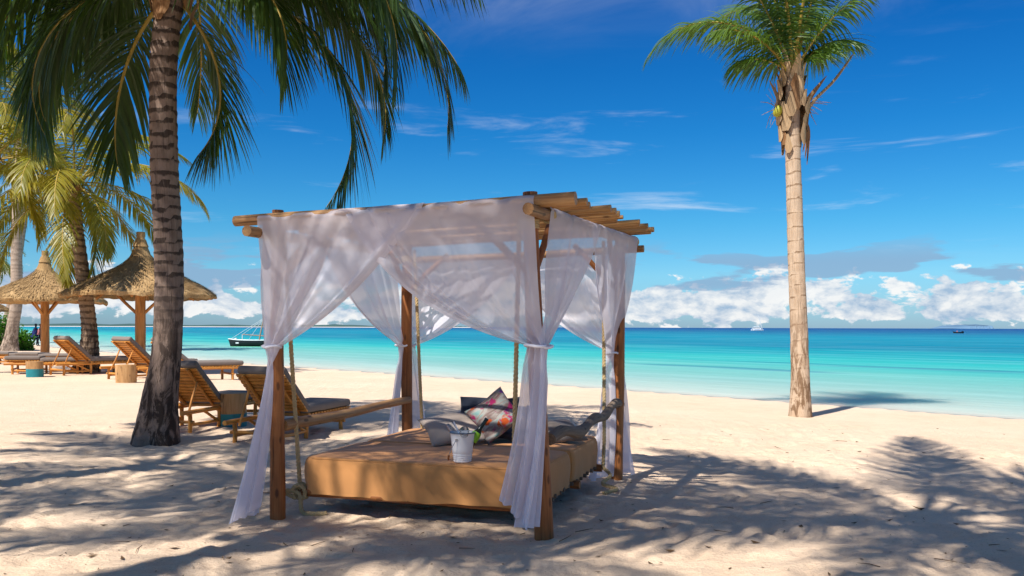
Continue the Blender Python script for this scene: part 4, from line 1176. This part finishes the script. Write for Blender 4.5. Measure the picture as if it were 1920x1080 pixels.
def place_lounger(px, py, ang, label, flat=False, first=[True, True], loc=None, sc=1.0):
    src = LF if flat else LA
    g = gnd(px, py) if loc is None else Vector(loc)
    if first[flat]: o = src; first[flat] = False
    else: o = copy_tree(src)
    o.location = (g.x, g.y, sz(g.x, g.y) + .005); o.rotation_euler = (0, 0, ang); o.scale = (sc,) * 3
    tag(o, label, 'sun lounger', 'wooden sun loungers on the beach')
A1 = math.atan2(.96, .28)
dirB = Vector((math.cos(A1), math.sin(A1), 0)); rgt = Vector((dirB.y, -dirB.x, 0))
hB = Vector((-3.60, 11.06, 0)) + rgt * .33 - dirB * .08
place_lounger(0, 0, A1, 'raised wooden lounger with taupe cushion between the near left curtain and rear post', loc=hB)
hA = Vector((-4.50, 11.95, 0)) - rgt * .33 - dirB * .08
place_lounger(0, 0, A1 + .03, 'raised wooden lounger half hidden behind the dark foreground palm trunk', loc=hA)
A2 = math.atan2(.62, .78)
place_lounger(213, 712, R(58), 'raised sunlit lounger left of the wooden stump table', sc=1.22)
place_lounger(278, 716, R(40), 'raised sunlit lounger partly behind the dark trunk, below the tall parasol', sc=1.22)
place_lounger(101, 704, R(56), 'raised lounger in front of the curved palm, beside a teal based stump', sc=1.2)
place_lounger(22, 701, A2 - .35, 'flat lounger nearest the left edge with thin taupe pad', True, sc=1.15)
place_lounger(-12, 683, .05, 'flat lounger at the left edge in front of the pale palm', True)
place_lounger(40, 684, .12, 'flat lounger in the shade under the left parasol', True)

def stump(px, py, r, h, label, teal=0., seed=0):
    g = gnd(px, py); g.z = sz(g.x, g.y); e = empty('stump_table', g); tag(e, label, 'stump table', 'stump tables by the loungers')
    n = 18; rnd2 = random.Random(seed); rr_ = [r * (1 + .06 * math.sin(3 * k * 6.28 / n + seed) + rnd2.uniform(-.02, .02)) for k in range(n)]
    def seg(z0, z1, nm, mat, cap):
        mb = MB(); V, F, T = [], [], []; K = 5
        for j in range(K + 1):
            z = z0 + (z1 - z0) * j / K
            for k in range(n):
                a = k * 6.2832 / n; q = rr_[k] * (1 + .03 * math.sin(z * 9 + k)); V.append((q * math.cos(a), q * math.sin(a), z)); T.append((q * math.cos(a), q * math.sin(a), z))
        for j in range(K):
            for k in range(n): F.append((j * n + k, j * n + (k + 1) % n, (j + 1) * n + (k + 1) % n, (j + 1) * n + k))
        if cap: F.append(tuple(K * n + k for k in range(n)))
        mb.add(V, F, T).build(nm, mat, e)
    if teal: seg(-.05, teal, 'painted_foot', M_TEAL, False); seg(teal, h, 'log', W_STUMP, True)
    else: seg(-.05, h, 'log', W_STUMP, True)
stump(436, 800, .19, .5, 'stump table with teal painted foot between the two near loungers', .2, 1)
stump(236, 719, .25, .47, 'plain sunlit wooden stump table between two loungers', 0, 2)
stump(66, 707, .23, .46, 'stump table with teal lower half beside the flat lounger', .24, 3)

# ================================================================== THATCHED PARASOLS
def thatch_mat():
    m, t, b, o = new_mat('palm_thatch')
    P = t.add('ShaderNodeTexCoord').outputs['Object']
    n = t.noise(P, 2.2, 4, .6)
    sp = t.add('ShaderNodeSeparateXYZ'); t.l.new(P, sp.inputs[0])
    cb = t.add('ShaderNodeCombineXYZ'); t.l.new(t.math('MULTIPLY', t.math('ARCTAN2', sp.outputs[1], sp.outputs[0]), 46.), cb.inputs[0]); t.l.new(t.math('MULTIPLY', sp.outputs[2], 7.), cb.inputs[1])
    f = t.noise(cb.outputs[0], 1.6, 5, .7, .4)
    c = t.ramp(t.math('MULTIPLY_ADD', f, .6, t.math('MULTIPLY', n, .4)), [(.3, (.14, .08, .034)), (.5, (.40, .25, .11)), (.72, (.62, .43, .22))])
    t.l.new(c, b.inputs['Base Color']); b.inputs['Roughness'].default_value = .95; b.inputs['Specular IOR Level'].default_value = .1
    bump(t, b, f, .8, .03)
    return m
M_THATCH = thatch_mat()
def parasol_proto():
    root = empty('thatched_parasol')
    prof = [(0, .17), (.10, .20), (.25, .29), (.41, .46), (.5, .72), (.59, 1.04), (.70, 1.42), (.80, 1.77), (.9, 2.09), (1., 2.36)]
    zt_, ze = 4.32, 2.56
    pz = lambda t: zt_ + (ze - zt_) * t
    ts = [q[0] for q in prof]; rs = [q[1] for q in prof]
    NA, NT_ = 72, 22; V, F = [], []; rnd2 = np.random.default_rng(5)
    jag = rnd2.normal(0, .028, NA)
    for j in range(NT_ + 1):
        t = j / NT_; r = float(np.interp(t, ts, rs))
        for k in range(NA):
            a = k * 2 * math.pi / NA; rr_ = r * (1 + .012 * math.sin(5 * a + 9 * t) + rnd2.normal(0, .006)) + (jag[k] if j == NT_ else 0)
            V.append((rr_ * math.cos(a), rr_ * math.sin(a), pz(t) + rnd2.normal(0, .012) + .03 * math.sin(3 * a)))
    b0 = NT_ * NA
    for q, (dr, dz) in enumerate(((-.01, -.13), (-.16, -.12), (-1.2, .42))):
        for k in range(NA):
            a = k * 2 * math.pi / NA; r = 2.36 + dr + (jag[k] * 1.2 if q == 0 else 0)
            V.append((r * math.cos(a), r * math.sin(a), ze + dz + .03 * math.sin(3 * a) + (rnd2.normal(0, .03) if q == 0 else 0)))
    for j in range(NT_ + 3):
        for k in range(NA):
            k2 = (k + 1) % NA; F.append((j * NA + k, (j + 1) * NA + k, (j + 1) * NA + k2, j * NA + k2))
    TR = MB().add(V, F).build('thatch_roof', M_THATCH, root)
    # loose straw lying on the roof
    n = 5200
    t = rnd2.uniform(.12, 1., n) ** .6; a = rnd2.uniform(0, 2 * math.pi, n); ln = rnd2.uniform(.14, .4, n); w = rnd2.uniform(.006, .014, n)
    def pt(t, a, lift):
        r = np.interp(t, ts, rs); return np.stack([(r + lift * .6) * np.cos(a), (r + lift * .6) * np.sin(a), pz(t) + lift + .03 * np.sin(3 * a)], -1)
    t2 = np.clip(t + ln / 2.6, 0, 1.06); da = rnd2.normal(0, .03, n)
    A = pt(t, a, .004); B = pt(np.minimum(t2, 1.), a + da, rnd2.uniform(.012, .05, n)); B[:, 2] -= np.clip(t2 - 1, 0, 1) * 1.6
    tang = np.stack([-np.sin(a), np.cos(a), 0 * a], -1) * w[:, None]
    VV = np.stack([A - tang, A + tang, B + tang, B - tang], 1).reshape(-1, 3)
    FF = np.arange(4 * n).reshape(-1, 4)
    o = link_mesh('loose_straw', np_mesh('loose_straw', VV, FF, M_THATCH, smooth=False), TR); o['kind'] = 'stuff'
    # cap
    MB().lathe([(.001, 4.62), (.13, 4.61), (.135, 4.45), (.125, 4.40), (.17, 4.34), (.2, 4.25), (.25, 4.12)], 18).build('cap', M_THATCH, TR)
    p = lambda a, b, r, seed, nm: MB().tube(logpts(a, b, 6, seed, .01), r, 10, wob=.02, seed=seed).build(nm, W_PARA, root)
    p((0, 0, -.2), (0, 0, 3.6), .165, 4, 'pole')
    for k in range(8):
        a = k * math.pi / 4 + .3; c, s = math.cos(a), math.sin(a)
        p((c * .1, s * .1, 3.35), (c * 2.2, s * 2.2, 2.44), .045, 10 + k, 'rafter')
        if k % 2 == 0: p((c * .13, s * .13, 1.95), (c * .95, s * .95, 2.80), .05, 30 + k, 'strut')
    rg = [(1.45 * math.cos(k / 24 * 6.2832), 1.45 * math.sin(k / 24 * 6.2832), 2.66) for k in range(25)]
    MB().tube(rg, .04, 8, caps=False).build('ring_beam', W_PARA, root)
    return root
PA = parasol_proto()
def place_parasol(px, py, label, src, sc=1., rz=0.):
    g = gnd(px, py); src.location = (g.x, g.y, sz(g.x, g.y)); src.scale = (sc,) * 3; src.rotation_euler = (0, 0, rz)
    tag(src, label, 'parasol', 'thatched beach parasols')
place_parasol(263, 697, 'tall thatched parasol behind the dark foreground trunk', PA)
place_parasol(84, 676, 'thatched parasol in front of the pale palms on the left', copy_tree(PA), 1.03, 1.1)
place_parasol(-62, 655, 'thatched parasol whose edge shows at the left border', copy_tree(PA), 1.0, .4)

# ================================================================== SHRUBS
def shrub(px, py, w, h, label, seed, nleaf=1500):
    g = gnd(px, py); rng = np.random.default_rng(seed); e = empty('shrub', (g.x, g.y, sz(g.x, g.y))); tag(e, label, 'shrub', 'green shrubs at the left edge')
    u = rng.normal(size=(nleaf, 3)); u /= np.linalg.norm(u, axis=1)[:, None]; u[:, 2] = np.abs(u[:, 2])
    lob = 1 + .22 * np.sin(4 * np.arctan2(u[:, 1], u[:, 0]) + seed) + .18 * np.sin(7 * u[:, 2] + 3 * u[:, 0] + seed)
    c = u * np.array([w / 2, w / 2, h]) * (lob * rng.uniform(.45, 1.0, nleaf) ** .5)[:, None]
    d = u + rng.normal(0, .6, (nleaf, 3)); d /= np.linalg.norm(d, axis=1)[:, None]
    s = np.cross(d, rng.normal(size=(nleaf, 3))); s /= np.linalg.norm(s, axis=1)[:, None]
    L = rng.uniform(.10, .2, nleaf)[:, None] * 1.3; W = L * .32
    VV = np.stack([c - d * L * .5, c + s * W, c + d * L * .5, c - s * W], 1).reshape(-1, 3)
    link_mesh('foliage', np_mesh('foliage', VV, np.arange(4 * nleaf).reshape(-1, 4), L_BUSH, smooth=False), e)
    for i in range(5):
        a = i * 1.26; MB().tube(bez([(0, 0, -.1), (math.cos(a) * w * .12, math.sin(a) * w * .12, h * .4), (math.cos(a) * w * .3, math.sin(a) * w * .3, h * .75)], 6), [.05, .045, .04, .03, .02, .01], 6).build('stem', M_RACHD, e)
shrub(36, 655, 1.7, 1.1, 'low round green shrub right of the pale palm trunk', 1)
shrub(2, 652, 2.6, 2.2, 'tall green shrub at the left edge behind the pale palm', 2, 2200)
shrub(22, 647, 2.2, 1.2, 'green shrub between the two pale palm trunks', 3)

# ================================================================== PEOPLE
def person(px, py, label, mats, pose, ang, robe=None):
    g = gnd(px, py); e = empty('person', (g.x, g.y, sz(g.x, g.y)), ang); tag(e, label, 'person')
    J, E, Rd = pose
    me = bpy.data.meshes.new('body'); me.from_pydata(J, E, []); o = link_mesh('body', me, e, mats[0])
    me.materials.append(mats[1])
    sk = o.modifiers.new('skin', 'SKIN'); 
    for i, r in enumerate(Rd): me.skin_vertices[0].data[i].radius = (r, r)
    me.skin_vertices[0].data[0].use_root = True
    sb = o.modifiers.new('sub', 'SUBSURF'); sb.levels = 2; sb.render_levels = 2
    if robe: robe(e)
    return e
M_NAVY = simple('navy_wrap', (.018, .025, .10), .9, .1, .2, 5); M_BLK = simple('dark_trousers', (.012, .013, .02), .9, .1, .2, 5); M_SKIN = simple('brown_skin', (.10, .05, .03), .6, .3, .1, 5); M_PINK = simple('faded_red_shirt', (.34, .13, .13), .9, .1, .2, 5)
def walk(st, shirt_r=.15):
    J = [(0, 0, .98), (0, .0, 1.2), (0, .02, 1.42), (0, .03, 1.54), (0, .05, 1.70), (0, .05, 1.80), (.10, 0, .92), (.11, st * .14, .50), (.11, st * .10, .09), (.11, st * .10 + .12, .04),
         (-.10, 0, .92), (-.11, -st * .02, .50), (-.11, -st * .26, .10), (-.11, -st * .26 + .12, .04), (.19, .02, 1.42), (.24, -st * .06, 1.14), (.23, .06, .90), (-.19, .02, 1.42), (-.24, st * .06, 1.14), (-.22, .12, .92)]
    E = [(0, 1), (1, 2), (2, 3), (3, 4), (4, 5), (0, 6), (6, 7), (7, 8), (8, 9), (0, 10), (10, 11), (11, 12), (12, 13), (2, 14), (14, 15), (15, 16), (2, 17), (17, 18), (18, 19)]
    Rd = [.14, .135, .14, .055, .095, .07, .095, .065, .045, .04, .095, .065, .045, .04, .065, .048, .035, .065, .048, .035]
    return J, E, Rd
def wrap(mat, z0, z1, rx, ry, flare=.1):
    def f(e):
        mb = MB(); V, F = [], []; n = 20; K = 10
        for j in range(K + 1):
            t = j / K; z = z1 + (z0 - z1) * t; sh = .55 + .45 * min(1, t * 3) + flare * t
            for k in range(n):
                a = k * 6.2832 / n; w = 1 + .07 * math.sin(5 * a + 4 * t)
                V.append((rx * sh * w * math.cos(a), .02 + ry * sh * w * math.sin(a) - .12 * t * t, z))
        for j in range(K):
            for k in range(n): F.append((j * n + k, j * n + (k + 1) % n, (j + 1) * n + (k + 1) % n, (j + 1) * n + k))
        mb.add(V, F).build('wrap', mat, e)
        MB().lathe([(.001, .125), (.06, .11), (.095, .04), (.1, -.02), (.085, -.05)], 12, (0, .035, 1.74)).build('hair', M_BLK, e)
    return f
person(66, 645, 'person walking in a long navy wrap near the shrubs', (M_BLK, M_BLK), walk(1), R(-60), wrap(M_NAVY, .62, 1.5, .27, .22, .25))
person(75, 645, 'person in dark clothes walking beside the navy wrapped figure', (M_BLK, M_BLK), walk(-1), R(-70), wrap(M_PINK, .95, 1.5, .22, .17, 0.))

# ================================================================== BOATS
M_HULLD = simple('dark_hull_paint', (.018, .02, .022), .5, .3, .2, 3); M_WHITE = simple('white_boat_paint', (.8, .8, .78), .4, .4, .05, 3); M_GRN = simple('green_bottom_paint', (.15, .42, .25), .6, .3, .1, 3)
M_SPAR = simple('spar_wood', (.38, .24, .15), .7, .2, .2, 5); M_LINE = simple('pale_rigging', (.6, .62, .62), .7, .2, .1, 5); M_DWIN = simple('tinted_window', (.02, .025, .03), .15, .5, .1, 3)
def hull(mb, L, W, z0, z1, sheer, rake, m=0, cx=0., cy=0., nl=18, sect=(1., 1., .9, .62, .0), full=2.2):
    V, F = [], []; K = len(sect)
    for i in range(nl + 1):
        t = i / nl; x = (t - .5) * L; w = W / 2 * (1 - abs(2 * t - 1) ** full) ** .8 + .01; s = sheer * (2 * t - 1) ** 2
        for sd in (1, -1):
            for k in range(K):
                f = k / (K - 1); zz = z1 + s - (z1 + s - z0) * f
                V.append((cx + x * (1 - rake * f), cy + sd * w * sect[k], zz))
    r = 2 * K
    for i in range(nl):
        for sd in range(2):
            for k in range(K - 1):
                a = i * r + sd * K + k; q = (a, a + 1, a + r + 1, a + r); F.append(q if sd else q[::-1])
        F.append((i * r, i * r + r, i * r + r + K, i * r + K))
    mb.add(V, F, None, m)
# outrigger dhow
DD = 70.
c = at(478, 647, DD); c.z = SEA_Z
DH = empty('sailing_dhow', c, .06); tag(DH, 'dark wooden sailing boat with lowered sail moored in the shallows', 'boat')
mb = MB(); hull(mb, 4.3, .85, .05, .52, .12, .08); mb.build('hull', M_HULLD, DH)
mb = MB(); hull(mb, 4.0, .8, -.25, .05, .0, .05); mb.build('keel_strip', M_GRN, DH)
mb = MB()
for sd in (1, -1): mb.tube(bez([(-2.15, 0, .66), (-1.3, sd * .34, .58), (0, sd * .43, .55), (1.3, sd * .34, .58), (2.15, 0, .66)], 20), .035, 6)
mb.build('gunwale', M_WHITE, DH)
MB().tube([(.3, 0, .2), (.42, 0, 1.0), (.74, 0, 2.55)], [.06, .055, .035], 8).build('mast', M_SPAR, DH)
MB().tube([(-1.05, 0, 1.02), (.4, 0, .93), (1.7, 0, .80)], [.03, .04, .03], 6).build('yard', M_SPAR, DH)
MB().tube([(-1.02, 0, .5), (-1.02, 0, 1.05)], .03, 6).build('crutch', M_WHITE, DH)
for a, b in (((.6, 0, 2.2), (-1., 0, 1.02)), ((.6, 0, 2.2), (-.5, 0, .6)), ((.62, 0, 2.3), (-1.9, 0, .68)), ((.66, 0, 2.3), (1.9, 0, .66))): MB().tube([a, b], .013, 4).build('rigging_line', M_LINE, DH)
MB().lathe([(.001, 0), (.1, 0), (.12, .12), (.05, .18), (.001, .18)], 10, (-1.55, 0, .55)).build('bow_bundle', M_LINE, DH)
MB().box((-1.35, -.335, .33), (.24, .02, .1)).build('name_board', M_WHITE, DH)
# catamaran
DC = 520.
c = at(1420, 622, DC); c.z = SEA_Z
CT_ = empty('catamaran', c, .0); tag(CT_, 'white catamaran with bare raked mast far out on the sea', 'boat')
k = DC / FPX
for sd in (1, -1):
    mb = MB(); hull(mb, 20 * k * 1.05, 1.1, -.1, 3.6 * k * .5, .2, .03, 0, 0, sd * 1.9, full=5); mb.build('hull', M_WHITE, CT_)
mb = MB(); mb.box((-.6, 0, 1.15), (4.6, 3.6, .5)); mb.build('bridge_deck', M_WHITE, CT_)
mb = MB(); mb.box((-.5, 0, 1.62), (3.4, 2.9, .42)); mb.build('saloon_window', M_DWIN, CT_)
mb = MB(); mb.box((-.6, 0, 1.98), (3.9, 3.1, .22)); mb.build('saloon_roof', M_WHITE, CT_)
mb = MB(); mb.box((-.7, 0, 2.55), (3.0, 2.4, .2)); 
for x in (-1.9, .5):
    for yy in (-1, 1): mb.tube([(x, yy, 2.05), (x, yy, 2.5)], .06, 6)
mb.build('flybridge_top', M_WHITE, CT_)
MB().tube([(2.9, 0, 1.1), (1.5, 0, 6.0), (.3, 0, 9.6)], [.2, .18, .12], 8).build('mast', M_LINE, CT_)
MB().tube([(3.2, 0, .9), (.4, 0, 9.4)], .03, 4).build('forestay', M_LINE, CT_)
# small dark boat
DS = 300.
c = at(1797, 632, DS); c.z = SEA_Z
SB = empty('small_boat', c, .1); tag(SB, 'small dark open boat far out on the right', 'boat')
mb = MB(); hull(mb, 4.2, 1.1, -.1, .42, .25, .1); mb.build('hull', M_HULLD, SB)
MB().lathe([(.001, 0), (.2, 0), (.24, .35), (.12, .55), (.001, .6)], 10, (-.5, 0, .35)).build('seated_load', M_PINK, SB)
MB().box((1.5, 0, .55), (.35, .35, .5)).build('outboard_engine', M_BLK, SB)

# ================================================================== FAR SHORE
M_FARW = simple('hazy_far_woodland', (.055, .10, .095), 1., .0, .3, .02); M_FARS = simple('far_beach', (.72, .66, .56), 1., .0, .05, .02); M_ISLE_HAZE = simple('hazy_far_island', (.13, .22, .31), 1., .0, .06, .002)  # blue in the woodland and island colours stands in for distance haze
def land(px0, px1, D, h, depth, seed, name, mat, label, bumpy=.5, beach=True):
    n = 160; V, F = [], []
    rnd2 = np.random.default_rng(seed); X0 = at(px0, 612, D).x; X1 = at(px1, 612, D).x
    xs = np.linspace(X0, X1, n); hh = h * (1 - bumpy + bumpy * 2 * fbm(np.linspace(0, n / 7, n), np.zeros(n) + seed, 4, seed)) * np.minimum(1, np.minimum(np.arange(n), np.arange(n)[::-1]) / 14. + .1)
    prof = [(0, 0), (.02, .8), (.3, 1.), (.7, .9), (1., 0)]
    for i in range(n):
        for (d, f) in prof: V.append((xs[i], D + d * depth, SEA_Z - .1 + hh[i] * f * (1 if f < 1 else 1 + .12 * rnd2.normal())))
    k = len(prof)
    for i in range(n - 1):
        for j in range(k - 1): F.append((i * k + j, (i + 1) * k + j, (i + 1) * k + j + 1, i * k + j + 1))
    o = MB().add(V, F).build(name, mat); tag(o, label, kind='structure')
    if beach:
        mb = MB(); mb.add([(X0, D - 90, SEA_Z), (X1, D - 90, SEA_Z), (X1, D - 6, SEA_Z + 1.1), (X0, D - 6, SEA_Z + 1.1)], [(0, 1, 2, 3)])
        tag(mb.build('far_beach', M_FARS), 'thin white beach below the far wooded shore', kind='structure')
land(-260, 712, 2200, 6.4, 400, 3, 'far_shore', M_FARW, 'low wooded far shore along the horizon on the left')
land(826, 915, 2300, 3.2, 200, 5, 'far_islet', M_FARW, 'low wooded islet on the horizon right of the rear post')
land(1816, 1866, 9000, 30, 900, 9, 'hazy_far_island', M_ISLE_HAZE, 'island tinted haze blue on the right horizon', .75, False)
